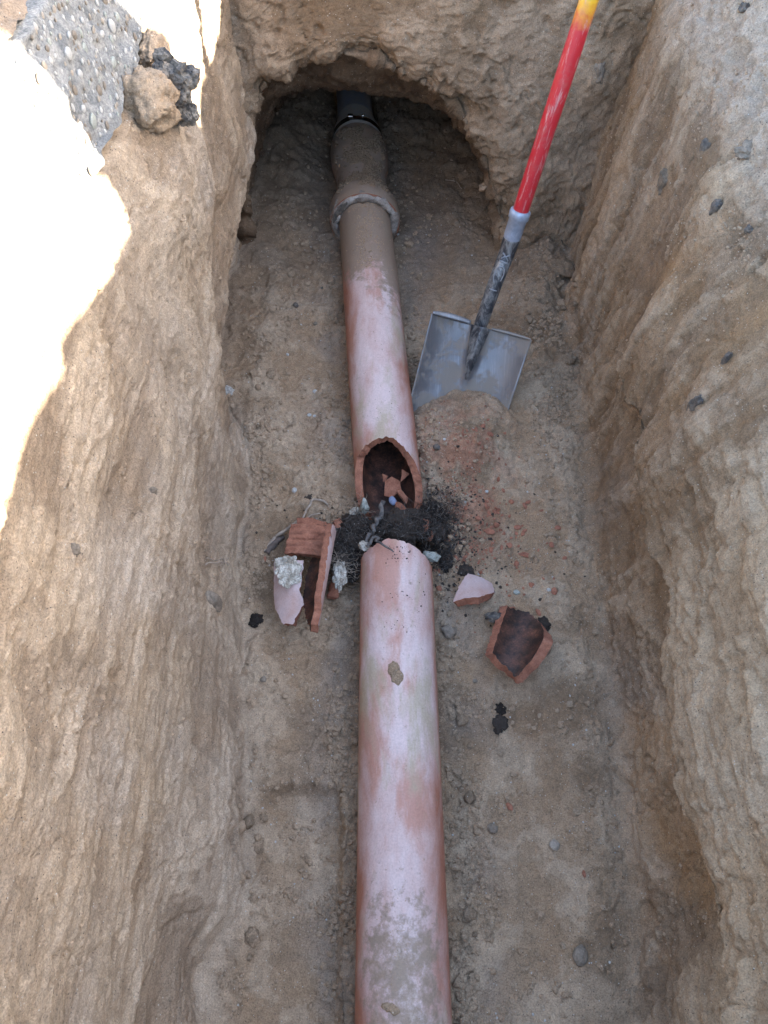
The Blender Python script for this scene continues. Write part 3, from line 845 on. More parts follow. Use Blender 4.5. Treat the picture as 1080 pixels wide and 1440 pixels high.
# dark tar smears left on the mortar
def patch_on_ring(phi0, phi1, name, mat_, parent):
    V, F = [], []; n = 22; m = 6
    for a in range(n):
        ph = R(phi0 + (phi1 - phi0) * a / (n - 1))
        wd = math.sin(math.pi * (a + .6) / (n + .2))
        for b_ in range(m):
            v = (b_ / (m - 1) - 0.5) * wd
            rr = PR * 1.16 + 0.018 * v + 0.0045*math.cos(v*3)
            yy = 1.7505 - 0.003 * mnoise.noise(Vector((a*.5, b_*.5, 0))) + 0.006*abs(v)
            V.append(Vector((up_x(yy) + rr*math.cos(ph), yy, PZ + rr*math.sin(ph))) - parent.location)
    for a in range(n-1):
        for b_ in range(m-1): F.append((a*m+b_, a*m+b_+1, (a+1)*m+b_+1, (a+1)*m+b_))
    o = link(name, py_mesh(name, V, F, [mat_]), parent)
    md = o.modifiers.new('thick', 'SOLIDIFY'); md.thickness = 0.003
    return o
patch_on_ring(122, 172, 'tar_smear', M_STONE_DARK, pf)

# rubber coupling and plastic pipe
cp = empty('pipe_coupling', (up_x(2.17), 2.17, PZ - PR), 'black rubber coupling with a steel clamp at the far end of the tunnel', 'coupling')
solid = lambda prof, thick=0.004, step=0.003: pipe_shell(prof, None, None, up_x, thick=thick, step=step, nseg=96)
add_pipe_part('sleeve', cp, solid([(2.125, PR*1.00), (2.13, PR*1.07), (2.165, PR*1.07), (2.17, PR*1.02), (2.195, PR*0.98), (2.21, PR*0.84), (2.25, PR*0.82), (2.26, PR*0.78)]), [M_RUBBER]*3)
bd = add_pipe_part('clamp_band', cp, solid([(2.138, PR*1.08), (2.141, PR*1.095), (2.157, PR*1.095), (2.160, PR*1.08)], 0.0012, 0.002), [M_BAND]*3)
def box(cx, cy, cz, sx, sy, sz, rot=None):
    V = [Vector((a*sx/2, b*sy/2, c*sz/2)) for a in (-1, 1) for b in (-1, 1) for c in (-1, 1)]
    if rot is not None: V = [rot @ v for v in V]
    V = [v + Vector((cx, cy, cz)) for v in V]
    F = [(0, 1, 3, 2), (4, 6, 7, 5), (0, 4, 5, 1), (2, 3, 7, 6), (0, 2, 6, 4), (1, 5, 7, 3)]
    return V, F
for dx, ph, nm in ((-0.008, 98, 'screw_housing'), (0.012, 86, 'screw')):
    rr = PR*1.12 + 0.003; a = R(ph)
    V, F = box(up_x(2.149) + rr*math.cos(a) + dx - cp.location.x, 2.148 - cp.location.y, PZ + rr*math.sin(a) - cp.location.z, 0.016 if nm != 'screw' else 0.009, 0.014 if nm != 'screw' else 0.009, 0.008)
    o = link(nm, py_mesh(nm, V, F, [M_BAND], smooth=False), cp)
    b = o.modifiers.new('bev', 'BEVEL'); b.width = 0.002; b.segments = 2
pp = empty('plastic_pipe', (up_x(2.5), 2.5, PZ - PR*0.8), 'dark plastic pipe leaving the rubber coupling under the tunnel roof', 'pipe')
add_pipe_part('pipe_wall', pp, solid([(2.22, PR*0.77), (2.75, PR*0.77)], 0.005, 0.02), [M_PVC]*3)

# ------------------------------------------------------------------ lumps
def ico(sub_):
    tq = (1 + 5**.5) / 2
    V = [Vector(v).normalized() for v in ((-1, tq, 0), (1, tq, 0), (-1, -tq, 0), (1, -tq, 0), (0, -1, tq), (0, 1, tq), (0, -1, -tq), (0, 1, -tq), (tq, 0, -1), (tq, 0, 1), (-tq, 0, -1), (-tq, 0, 1))]
    F = [(0, 11, 5), (0, 5, 1), (0, 1, 7), (0, 7, 10), (0, 10, 11), (1, 5, 9), (5, 11, 4), (11, 10, 2), (10, 7, 6), (7, 1, 8), (3, 9, 4), (3, 4, 2), (3, 2, 6), (3, 6, 8), (3, 8, 9), (4, 9, 5), (2, 4, 11), (6, 2, 10), (8, 6, 7), (9, 8, 1)]
    for _ in range(sub_):
        c = {}; NF = []
        def m(a, b):
            k = (min(a, b), max(a, b))
            if k not in c: c[k] = len(V); V.append(((V[a] + V[b]) / 2).normalized())
            return c[k]
        for a, b, d in F:
            e, f, g = m(a, b), m(b, d), m(d, a)
            NF += [(a, e, g), (b, f, e), (d, g, f), (e, f, g)]
        F = NF
    return V, F
ICO = {k: ico(k) for k in range(0, 5)}
def lump_mesh(name, mat_, size=(1, 1, 1), amp=0.3, freq=1.5, sub_=3, seed=0, angular=0.0, smooth=True, fine=0.0):
    V, F = ICO[sub_]
    off = Vector((seed * 7.3, seed * 3.1, seed * 1.7))
    out = []
    planes = []
    rr = random.Random(seed * 31 + 5)
    if angular:
        for _ in range(9):
            n = Vector((rr.gauss(0, 1), rr.gauss(0, 1), rr.gauss(0, 1))).normalized(); planes.append((n, rr.uniform(0.55, 0.9)))
    for v in V:
        p = v.copy()
        for n, dd in planes:
            k = p.dot(n)
            if k > dd: p = p - n * (k - dd) * angular
        r = 1 + amp * mnoise.fractal(v * freq + off, 0.9, 2.1, 4)
        if fine: r += fine * mnoise.noise(v * freq * 9 + off)
        p = p * r
        out.append(Vector((p.x * size[0], p.y * size[1], p.z * size[2])))
    return py_mesh(name, out, F, [mat_], None, smooth)
def place(o, loc, n=Vector((0, 0, 1)), spin=0.0, scale=1.0):
    q = n.to_track_quat('Z', 'Y')
    m = Matrix.Translation(loc) @ q.to_matrix().to_4x4() @ Matrix.Rotation(spin, 4, 'Z') @ (Matrix.Diagonal((scale, scale, scale, 1)) if isinstance(scale, (int, float)) else Matrix.Diagonal((*scale, 1)))
    o.matrix_world = m
    return o

# ------------------------------------------------------------------ shards
def shard_mesh(name, outline, radius, thick, mats, convex=True, rings=9, grooves=0, groove_amp=0.0012, seed=0, jag=0.0012):
    """outline: [(axial, arc)] metres, star-shaped about the middle. The cylinder axis runs along local Y, outer face up (+Z) when convex."""
    pts = []
    n = len(outline)
    for i in range(n):
        a, b = Vector(outline[i]), Vector(outline[(i+1) % n])
        k = max(2, int((b - a).length / 0.0035))
        nn = Vector((-(b-a).y, (b-a).x)).normalized()
        for q in range(k):
            f = q / k
            pts.append(a.lerp(b, f) + nn * (jag * mnoise.fractal(Vector(((a + (b-a)*f).x * 90, (a + (b-a)*f).y * 90, seed)), 0.8, 2, 4) if q else 0))
    c = sum(pts, Vector((0, 0))) / len(pts)
    m = len(pts)
    V, F, mi = [], [], []
    sgn = 1 if convex else -1
    def to3(p, r):
        th = p.y / radius
        return Vector((r * math.sin(th), p.x, sgn * (r * math.cos(th) - radius)))
    for side in (0, 1):
        r = radius if side == 0 else radius - thick
        base = len(V)
        for k in range(rings, 0, -1):
            for p in pts:
                q = c + (p - c) * (k / rings)
                rr = r
                if grooves and side == 0: rr -= groove_amp * math.exp(-(math.sin(q.x * grooves) / .28)**2)
                rr += 0.0006 * mnoise.noise(Vector((q.x * 60, q.y * 60, side + seed)))
                V.append(to3(q, rr))
        V.append(to3(c, r))
        for k in range(rings - 1):
            for i in range(m):
                a, b2 = base + k*m + i, base + k*m + (i+1) % m
                f = (a, b2, b2 + m, a + m)
                F.append(f if (side == 0) == convex else f[::-1]); mi.append(0 if side == 0 else 2)
        for i in range(m):
            f = (base + (rings-1)*m + i, base + (rings-1)*m + (i+1) % m, len(V) - 1)
            F.append(f if (side == 0) == convex else f[::-1]); mi.append(0 if side == 0 else 2)
    # broken edge
    K = 5; base = len(V)
    for k in range(K + 1):
        f = k / K
        for i, p in enumerate(pts):
            q = p + (p - c).normalized() * (0.0016 * mnoise.fractal(Vector((p.x * 110, p.y * 110, f * 3 + seed)), 0.9, 2, 4) if 0 < k < K else 0)
            V.append(to3(q, radius - thick * f))
    for k in range(K):
        for i in range(m):
            a, b2 = base + k*m + i, base + k*m + (i+1) % m
            f = (a + m, b2 + m, b2, a)
            F.append(f if convex else f[::-1]); mi.append(1)
    return py_mesh(name, V, F, mats, mi, True)
SM = [M_SHARD, M_RAW, M_INNER]
def euler_m(loc, rx, ry, rz):
    return Matrix.Translation(loc) @ Matrix.Rotation(R(rz), 4, 'Z') @ Matrix.Rotation(R(ry), 4, 'Y') @ Matrix.Rotation(R(rx), 4, 'X')

G = lambda px, py, h: hit(px, py)[0] + Vector((0, 0, h))
# shard standing on its side left of the roots, hollow dark side to the left, broken edge up
loc = at(428, 812, 0.0)
s = link('pipe_shard', shard_mesh('pipe_shard', [(-0.118, 0.050), (-0.112, 0.072), (-0.085, 0.066), (-0.06, 0.082), (-0.01, 0.084), (0.04, 0.092), (0.095, 0.092), (0.10, 0.04), (0.06, -0.012), (0.01, -0.020), (-0.05, -0.012), (-0.09, 0.015)],
                                 0.066, 0.014, SM, convex=False, seed=1, jag=0.006))
s.matrix_world = euler_m(at(444, 822, 0.040), 0, -34, -7)
tag(s, 'upright curved pipe shard, its long raw edge up and dark hollow side facing left', 'shard')
sh_a = s
def mortar_on(parent, pts, sz, seed):
    for i, (p, k) in enumerate(pts):
        o = link('mortar_lump', lump_mesh('mortar_lump', M_MORTAR, (sz*k*1.1, sz*k*1.2, sz*k*0.35), 0.22, 1.5, 4, seed + i, angular=.5, fine=0.13))
        o.matrix_world = Matrix.Translation(p)
        o.parent = parent; o.matrix_parent_inverse = parent.matrix_world.inverted()
def rubble_mesh(name, size, n, seed, mat_, spread=.62, small=(.28, .5)):
    '''many small faceted pieces packed into one irregular body'''
    rr_ = random.Random(seed); V, F = [], []
    for i in range(n):
        d = Vector((rr_.gauss(0, 1), rr_.gauss(0, 1), rr_.gauss(0, 1))).normalized() * (rr_.random()**.45) * spread
        k = rr_.uniform(*small) if i else .72
        if i == 0: d = Vector((0, 0, 0))
        pl = [(Vector((rr_.gauss(0, 1), rr_.gauss(0, 1), rr_.gauss(0, 1))).normalized(), rr_.uniform(.55, .9)) for _ in range(8)]
        b = len(V)
        iv, jf = ICO[3 if i == 0 else 2]
        for v in iv:
            p = v.copy()
            for nn, q in pl:
                t_ = p.dot(nn)
                if t_ > q: p -= nn * (t_ - q)
            p = p * (1 + .28*mnoise.fractal(v*3 + Vector((seed, i, 0)), .8, 2, 4)) * k + d
            V.append(Vector((p.x*size[0], p.y*size[1], p.z*size[2])))
        F += [tuple(t + b for t in f) for f in jf]
    return py_mesh(name, V, F, [mat_], None, False)
def crust_on(parent, pos, size, seed, mt, nm):
    o = link(nm, rubble_mesh(nm, size, 60, seed, mt, .85, (.12, .30)))
    o.matrix_world = Matrix.Translation(pos)
    o.parent = parent; o.matrix_parent_inverse = parent.matrix_world.inverted()
# left shard under mortar
s = link('pipe_shard', shard_mesh('pipe_shard', [(-0.070, -0.012), (-0.074, 0.008), (-0.036, 0.032), (-0.01, 0.025), (0.055, 0.036), (0.065, -0.03), (0.0, -0.036), (-0.03, -0.034)], 0.07, 0.016, SM, seed=2, jag=0.003))
s.matrix_world = euler_m(at(404, 828, 0.064), 8, -20, 3)
tag(s, 'pinkish shard with a thick white mortar crust on its upper half, left of all shards', 'shard')
sh_b = s
crust_on(sh_b, at(405, 803, 0.077), (.030, .042, .014), 40, M_MORTAR, 'mortar_crust')
crust_on(sh_a, at(478, 808, 0.050), (.016, .038, .016), 50, M_MORTAR, 'mortar_crust')

def put_shard(name, outline, radius, thick, mats, pos, rot, label, convex=True, seed=0, grooves=0, group=None, jag=0.0025, cat='shard', amp=0.0012):
    o = link(name, shard_mesh(name, outline, radius, thick, mats, convex, 9, grooves, amp, seed, jag))
    o.matrix_world = euler_m(pos, *rot)
    return tag(o, label, cat, group)
put_shard('grooved_shard', [(-0.03, -0.046), (-0.034, 0.038), (0.03, 0.045), (0.034, -0.040)], 0.16, 0.016, [M_RAW, M_RAW, M_INNER], at(432, 758, 0.075), (8, -6, -6),
          'brick red shard with parallel grooves lying between the pale root and the upright shard', seed=3, grooves=245, amp=0.004)
put_shard('pipe_shard', [(-0.012, -0.04), (-0.014, 0.03), (0.006, 0.042), (0.014, -0.02), (0.010, -0.042)], 0.2, 0.014, [M_RAW, M_RAW, M_INNER], at(444, 738, 0.055), (12, 4, -8),
          'narrow dusty red shard just above the grooved shard', seed=4)
put_shard('pipe_shard', [(-0.013, -0.009), (-0.010, 0.009), (0.014, 0.008), (0.013, -0.007)], 0.2, 0.013, [M_RAW, M_RAW, M_RAW], at(477, 738, 0.045), (20, 10, 28),
          'small block shaped red chip between the grooved shard and the black roots', seed=5)
put_shard('pipe_shard', [(-0.03, -0.012), (-0.026, 0.010), (0.028, 0.012), (0.024, -0.012)], 0.1, 0.014, [M_RAW, M_RAW, M_INNER], at(474, 822, 0.012), (0, 25, -12),
          'orange shard tucked behind the upright shard beside the near pipe', seed=6)
put_shard('pipe_shard', [(-0.024, -0.050), (-0.040, 0.002), (-0.022, 0.042), (0.012, 0.050), (0.040, 0.004), (0.014, -0.020)], 0.085, 0.018, SM, G(662, 832, 0.030), (-26, 4, 12),
          'pinkish white faced shard with a thick red lower edge, right of the near pipe', seed=7)
o = put_shard('pipe_shard', [(-0.058, -0.052), (-0.070, 0.0), (-0.088, 0.030), (-0.01, 0.096), (0.050, 0.050), (0.080, 0.004), (0.062, -0.062)], 0.068, 0.019, SM, G(724, 912, 0.012), (-16, -6, -22),
              'five sided shard lying hollow side up, dark brown inside with red broken edges', convex=False, seed=8, jag=0.0035)
tar = link('tar_crust', lump_mesh('tar_crust', M_ASPHALT, (0.020, 0.010, 0.007), 0.5, 2, 2, 3)); tar.matrix_world = Matrix.Translation(G(694, 873, 0.02)); tar.parent = o; tar.matrix_parent_inverse = o.matrix_world.inverted()
bits = [(596, 738, .055, .020, 'red broken clay piece standing at the right rim of the broken middle pipe'), (603, 752, .03, .017, 'small red clay piece below the right rim of the middle pipe')]
for i, (px, py, z, sz, lb) in enumerate(bits):
    o = link('clay_piece', lump_mesh('clay_piece', M_RAW, (sz*.55, sz, sz*.8), 0.12, 1.2, 2, 70 + i, angular=1.0, smooth=False), None)
    place(o, at(px, py, z), spin=0.5*i); tag(o, lb, 'shard')
# fragments inside the open pipe mouth
frag = [(552, 684, .030, [(-.020, -.018), (-.004, -.024), (.018, -.010), (.017, .010), (0, .022), (-.016, .014)], 'pentagon shaped clay fragment inside the broken pipe mouth'),
        (567, 668, .040, [(-.010, -.012), (.014, -.002), (.002, .013)], 'triangular clay fragment deepest inside the broken pipe mouth'),
        (541, 671, .038, [(-.008, -.008), (.009, -.003), (0, .009)], 'tiny clay fragment left of the pentagon fragment in the pipe mouth'),
        (567, 698, .030, [(-.006, -.018), (.008, -.012), (.007, .015), (-.004, .018)], 'thin clay fragment beside the blue stone in the pipe mouth'),
        (567, 716, .034, [(-.011, -.020), (.008, -.016), (.012, .004), (.004, .022), (-.010, .020)], 'pinkish clay fragment half sunk in black roots at the pipe mouth')]
for i, (px, py, z, ol, lb) in enumerate(frag):
    put_shard('clay_fragment', [(b, a) for a, b in ol], 0.3, 0.005, [M_RAW, M_RAW, M_RAW], at(px, py, z), (25 + 6*i, 5*(i - 2), 20*i), lb, seed=20 + i, jag=0.001)
o = link('pebble', lump_mesh('pebble', M_STONE_BLUE, (.008, .011, .007), .12, 1.2, 3, 90)); place(o, at(552, 704, .045), spin=.3); tag(o, 'small blue stone lying in the mouth of the broken pipe', 'stone')

# ------------------------------------------------------------------ roots
def tube(pts, r0, r1, seg=6, jit=0.0):
    V, F = [], []
    n = len(pts)
    for i, p in enumerate(pts):
        p = Vector(p)
        tdir = (Vector(pts[min(i+1, n-1)]) - Vector(pts[max(i-1, 0)])).normalized()
        a = tdir.orthogonal().normalized(); b = tdir.cross(a)
        r = r0 + (r1 - r0) * i / (n - 1)
        r *= 1 + jit * mnoise.noise(p * 90)
        for k in range(seg):
            th = 2*math.pi*k/seg
            V.append(p + a*math.cos(th)*r + b*math.sin(th)*r)
    for i in range(n-1):
        for k in range(seg):
            F.append((i*seg+k, i*seg+(k+1) % seg, (i+1)*seg+(k+1) % seg, (i+1)*seg+k))
    F.append(tuple(range(seg))[::-1]); F.append(tuple((n-1)*seg + k for k in range(seg)))
    return V, F
def spline(ctrl, n):
    C_ = [Vector(c) for c in ctrl]; C_ = [C_[0]*2 - C_[1]] + C_ + [C_[-1]*2 - C_[-2]]
    out = []; m = len(C_) - 3
    for i in range(n):
        u = i / (n-1) * m; k = min(int(u), m-1); f = u - k
        a, b, c, d = C_[k:k+4]
        out.append(0.5*((2*b) + (c-a)*f + (2*a-5*b+4*c-d)*f*f + (3*b-a-3*c+d)*f**3))
    return out
def root_obj(name, ctrl, r0, r1, mat_, parent=None, n=40, seg=8, wig=0.0):
    pts = spline(ctrl, n)
    pts = [p + Vector((mnoise.noise(p*60), mnoise.noise(p*60 + Vector((5, 0, 0))), mnoise.noise(p*60 + Vector((9, 3, 0))))) * wig for p in pts]
    V, F = tube(pts, r0, r1, seg, 0.35)
    return link(name, py_mesh(name, V, F, [mat_]), parent)
tr = empty('tree_root', (0, 0, 0), 'pale forked root lying on the sand above the grooved shard', 'root')
root_obj('stem', [G(374, 776, .0), G(383, 762, .006), G(400, 750, .012), G(418, 740, .014), G(430, 726, .014), G(438, 711, .013), G(447, 706, .011), G(462, 710, .003)], .0038, .0020, M_ROOT_PALE, tr, 60, 8, .004)
root_obj('branch', [G(400, 750, .012), G(417, 743, .013), G(430, 733, .012), G(440, 727, .009), G(449, 724, .003)], .0028, .0014, M_ROOT_PALE, tr, 30, 8, .004)
tr2 = root_obj('root_stub', [G(376, 778, .001), G(384, 768, .004), G(398, 756, .003)], .0068, .0055, M_BARK, None, 24, 10, .003)
tag(tr2, 'short dark stub of root under the pale forked root', 'root')
tr3 = empty('tree_root', (0, 0, 0), 'thin white rootlets poking out of the left bank near its base', 'root')
p0, n0 = hit(286, 795)
root_obj('rootlet', [p0 - n0*.004, hit(300, 793)[0] + Vector((.012, 0, .004)), G(324, 797, .012)], .0016, .0009, M_ROOT_PALE, tr3, 24, 6, .006)
root_obj('rootlet', [p0 + Vector((0, .01, 0)), hit(305, 789)[0] + Vector((.012, 0, .004)), G(322, 792, .016)], .0012, .0006, M_ROOT_PALE, tr3, 24, 6, .008)
r4 = root_obj('tree_root', [hit(626, 253)[0] + Vector((0, -.004, .004)), hit(640, 257)[0] + Vector((0, -.004, .008)), hit(650, 267)[0] + Vector((0, -.004, .004))], .0015, .0008, M_ROOT_PALE, None, 20, 6, .004)
tag(r4, 'fine curled rootlet on the right side of the tunnel', 'root')

# black root mass that filled the break
rm = empty('root_mass', at(545, 745, 0.0), 'black hairy mass of roots and sludge filling the gap between the broken pipes', 'roots')
def clump(name, px, py, z, size, seed, mat_=M_CLOD_DARK, parent=rm, sub_=4, amp=.45):
    o = link(name, lump_mesh(name, mat_, size, amp, 1.8, sub_, seed, fine=.10), parent)
    o.location = at(px, py, z) - Vector(parent.location)
    return o
for i, (px, py, z, sz) in enumerate([(560, 742, .045, (.055, .035, .032)), (585, 740, .04, (.035, .03, .028)), (530, 752, .04, (.045, .035, .030)), (503, 752, .035, (.045, .036, .030)), (484, 765, .03, (.040, .034, .026)),
                                     (497, 790, .02, (.030, .036, .022)), (608, 722, .016, (.028, .026, .018)), (614, 748, .010, (.022, .024, .014)), (632, 708, .006, (.016, .018, .010)), (628, 790, .004, (.014, .022, .008)), (480, 785, .028, (.026, .03, .02))]):
    clump('sludge_clump', px, py, z, sz, 100 + i)
def hairs(name, specs, n, parent, mat_, seed, r=(.0004, .0008), ln=(.012, .035), lift=1.0):
    rr = random.Random(seed); V, F = [], []
    for _ in range(n):
        px, py, z, sx, sy = rr.choice(specs)
        c = at(px, py, z) + Vector((rr.gauss(0, sx), rr.gauss(0, sy), rr.gauss(0, .009)))
        d = Vector((rr.gauss(0, 1), rr.gauss(0, 1), rr.gauss(0.1, .7) * lift)).normalized()
        l = rr.uniform(*ln); pts = [c]
        for k in range(6):
            d = (d + Vector((rr.gauss(0, .45), rr.gauss(0, .45), rr.gauss(0, .35)))).normalized()
            pts.append(pts[-1] + d * l / 6)
        q = rr.uniform(*r)
        v, f = tube(pts, q, q*.5, 3)
        b = len(V); V += v; F += [tuple(i + b for i in t) for t in f]
    V = [v - Vector(parent.location) for v in V]
    o = link(name, py_mesh(name, V, F, [mat_]), parent)
    o['kind'] = 'stuff'
    return o
HS = [(560, 738, .070, .045, .018), (590, 740, .06, .022, .02), (530, 748, .065, .03, .02), (500, 752, .055, .028, .02), (484, 768, .045, .022, .022), (492, 795, .03, .018, .02), (612, 725, .028, .022, .026), (630, 708, .016, .022, .025), (628, 775, .010, .016, .030)]
hairs('root_hairs', HS, 1700, rm, M_ROOT_DARK, 5, (.0004, .0010), (.006, .022), lift=.8)
hairs('root_hairs', HS, 620, rm, M_ROOT_GREY, 6, (.0004, .0009), (.008, .030))
hairs('root_hairs', [(488, 800, .04, .014, .018), (470, 790, .05, .01, .01), (505, 715, .05, .006, .01), (625, 705, .03, .015, .01)], 160, rm, M_ROOT_PALE, 7, (.0004, .0007), (.02, .05))
root_obj('thick_root', [at(516, 770, .10), at(526, 758, .105), (Vector(at(538, 768, .122))), at(553, 776, .122)], .0045, .0016, M_ROOT_GREY, rm, 40, 8, .008)
root_obj('thick_root', [at(540, 705, .070), at(535, 722, .078), at(525, 742, .082), at(512, 768, .080)], .0050, .0042, M_ROOT_GREY, rm, 40, 10, .012)
for c_ in [o for o in rm.children if o.name.startswith('thick_root')]: c_.location = -Vector(rm.location)

# pale mortar and stones at the break
for i, (px, py, z, sz, mt, lb) in enumerate([(512, 712, .055, (.010, .018, .022), M_STONE_GREEN, 'greenish white mortar lump against the left rim of the broken middle pipe'),
        (500, 722, .035, (.016, .014, .016), M_MORTAR, 'whitish mortar crumb left of the broken pipe mouth, just above the black roots'),
        (513, 768, .080, (.010, .014, .008), M_MORTAR, 'pale mortar flake on the roots at the upper left of the near pipe'),
        (606, 782, .045, (.012, .020, .010), M_STONE_GREEN, 'oval greenish white stone wedged beside the far right end of the near pipe'),
        (653, 708, .010, (.011, .010, .007), M_STONE_GREEN, 'small pale green stone right of the root mass')]):
    o = link('mortar_lump', lump_mesh('mortar_lump', mt, sz, .25, 1.6, 3, 130 + i, angular=.7, fine=.05)); place(o, at(px, py, z), spin=.4*i); tag(o, lb, 'stone')

# ------------------------------------------------------------------ shovel
A0 = atd(674, 462, 1.71)      # where socket meets blade
H0 = atd(731, 300, 1.55)
H1 = atd(825, 10, 1.28)
sh = empty('shovel', A0, 'square mouthed shovel with a worn red and yellow handle, blade stuck in the sand', 'shovel')
hd = (H1 - H0).normalized()
# handle: own local frame, z up the shaft
def frame(origin, zdir, xhint):
    z = zdir.normalized(); x = (xhint - z * xhint.dot(z)).normalized(); y = z.cross(x)
    m = Matrix((x, y, z)).transposed().to_4x4(); m.translation = origin
    return m
def lathe(name, prof, mat_, parent, M, seg=40, squash=None):
    V, F = [], []
    for (z, r) in prof:
        for k in range(seg):
            a = 2*math.pi*k/seg; V.append((r*math.cos(a), r*math.sin(a), z))
    for i in range(len(prof)-1):
        for k in range(seg): F.append((i*seg+k, i*seg+(k+1) % seg, (i+1)*seg+(k+1) % seg, (i+1)*seg+k))
    F.append(tuple(range(seg))[::-1]); F.append(tuple((len(prof)-1)*seg + k for k in range(seg)))
    o = link(name, py_mesh(name, V, F, [mat_]), parent)
    o.matrix_world = M; o.parent = parent; o.matrix_parent_inverse = Matrix.Translation(-Vector(parent.location))
    return o
HM = frame(H0, hd, Vector((1, 0, 0)))
HR = 0.0167
lathe('handle', [(-0.10, HR*.97)] + [(z, HR*(1 + .012*math.sin(z*31))) for z in np.linspace(0, .98, 60)], M_HANDLE, sh, HM)
lathe('collar', [(-.062, HR*1.10), (-.05, HR*1.13), (-.012, HR*1.15), (-.010, HR*1.30), (.0, HR*1.34), (.006, HR*1.28), (.008, HR*1.05)], M_COLLAR, sh, HM)
lathe('grip', [(.96, HR*1.2), (.97, HR*1.35), (1.05, HR*1.35), (1.07, HR*1.0)], M_GRIP, sh, HM)
# socket: tapers and flattens down into the blade
down = (A0 - H0)
sp = spline([H0 - hd*.055, H0 - hd*.085 + down*.03, H0 + down*.55, A0 + down.normalized()*-.01, A0 + down.normalized()*.03 + Vector((0, 0, -.004))], 50)
seg = 32; V, F = [], []
# blade frame
TL, TR = atd(607, 441, 1.70), atd(745, 478, 1.70)
BL, BRr = atd(583, 577, 1.750), atd(720, 560, 1.745)
bxv = (TR - TL); bw = bxv.length; bxv.normalize()
byv = ((BL + BRr)/2 - (TL + TR)/2); bl = byv.length; byv.normalize()
byv = (byv - bxv*byv.dot(bxv)).normalized()
bnv = byv.cross(bxv).normalized()
if bnv.z < 0: bnv = -bnv
for i, p in enumerate(sp):
    f = i/(len(sp)-1)
    tdir = (sp[min(i+1, len(sp)-1)] - sp[max(i-1, 0)]).normalized()
    a = (bxv - tdir*bxv.dot(tdir)).normalized(); b = tdir.cross(a)
    r = HR*1.12*(1-f) + HR*.86*f
    wx = r*(1 + .55*ss(.75, 1, f)); wy = r*(1 - .35*ss(.8, 1, f))
    for k in range(seg):
        th = 2*math.pi*k/seg
        g = 1 - .10*math.exp(-((math.cos(th)*1.0)**2)/.02)*(1 if math.sin(th) < 0 else 0)*0
        V.append(p + a*math.cos(th)*wx*g + b*math.sin(th)*wy*g)
for i in range(len(sp)-1):
    for k in range(seg): F.append((i*seg+k, i*seg+(k+1) % seg, (i+1)*seg+(k+1) % seg, (i+1)*seg+k))
F.append(tuple(range(seg))[::-1]); F.append(tuple((len(sp)-1)*seg + k for k in range(seg)))
V = [v - A0 for v in V]
so_ = link('socket', py_mesh('socket', V, F, [M_SOCKET]), sh)
# raised strokes forged on the socket: an X like letter, a bar and a round letter
def socket_pt(f, th, up=0.0):
    u = f*(len(sp)-1); i = min(int(u), len(sp)-2); p = sp[i].lerp(sp[i+1], u-i)
    tdir = (sp[i+1] - sp[i]).normalized(); a = (bxv - tdir*bxv.dot(tdir)).normalized(); b = tdir.cross(a)
    # choose the side facing the sky
    s_ = 1 if b.z > 0 else -1
    r = (HR*1.12*(1-f) + HR*.86*f) + up
    return p + a*math.sin(th)*r + b*s_*math.cos(th)*r
def stroke(pts, r=.0015):
    P3 = [socket_pt(f, th, .0002) for f, th in pts]
    v, f = tube(P3, r, r, 6)
    o = link('forged_mark', py_mesh('forged_mark', [q - A0 for q in v], f, [M_MARK]), so_)
    return o
ln = lambda a, b, n=8: [(a[0] + (b[0]-a[0])*i/(n-1), a[1] + (b[1]-a[1])*i/(n-1)) for i in range(n)]
stroke(ln((.22, -.55), (.32, .45)))
stroke(ln((.32, -.55), (.22, .45)))
stroke(ln((.35, -.6), (.35, .55)))
stroke([(.455 + .062*math.cos(a), .62*math.sin(a)) for a in np.linspace(.9, 2*math.pi - .3, 24)])
stroke(ln((.55, -.6), (.55, .5)))
# blade: dished pan with a frog rib down its middle and turned steps
nu, nv = 61, 64
LBL = bl + .075
V, F = [], []
def blade_pt(u, v):
    """u -1..1 across, v 0..1 down"""
    wd = bw/2 * (1 - .035*v)
    x = u*wd; y = v*LBL
    dish = .020*(u*u) + .014*abs(u)**6                      # sides curl up
    rib = .028*math.exp(-(u/(.13*(1-.5*v)))**2) * (1 - ss(.12, .68, v))
    crown = -.012*math.sin(v*math.pi*.8)
    top = 0
    z = dish + rib + crown
    return (TL + TR)/2 + bxv*x + byv*y + bnv*z
for i in range(nv):
    for k in range(nu):
        u = -1 + 2*k/(nu-1); v = i/(nv-1)
        V.append(blade_pt(u, v))
F = [tuple(q) for q in grid_quads(nv, nu)]
bo = link('blade', py_mesh('blade', [v - A0 for v in V], F, [M_STEEL]), sh)
md = bo.modifiers.new('thick', 'SOLIDIFY'); md.thickness = .0022; md.offset = 0
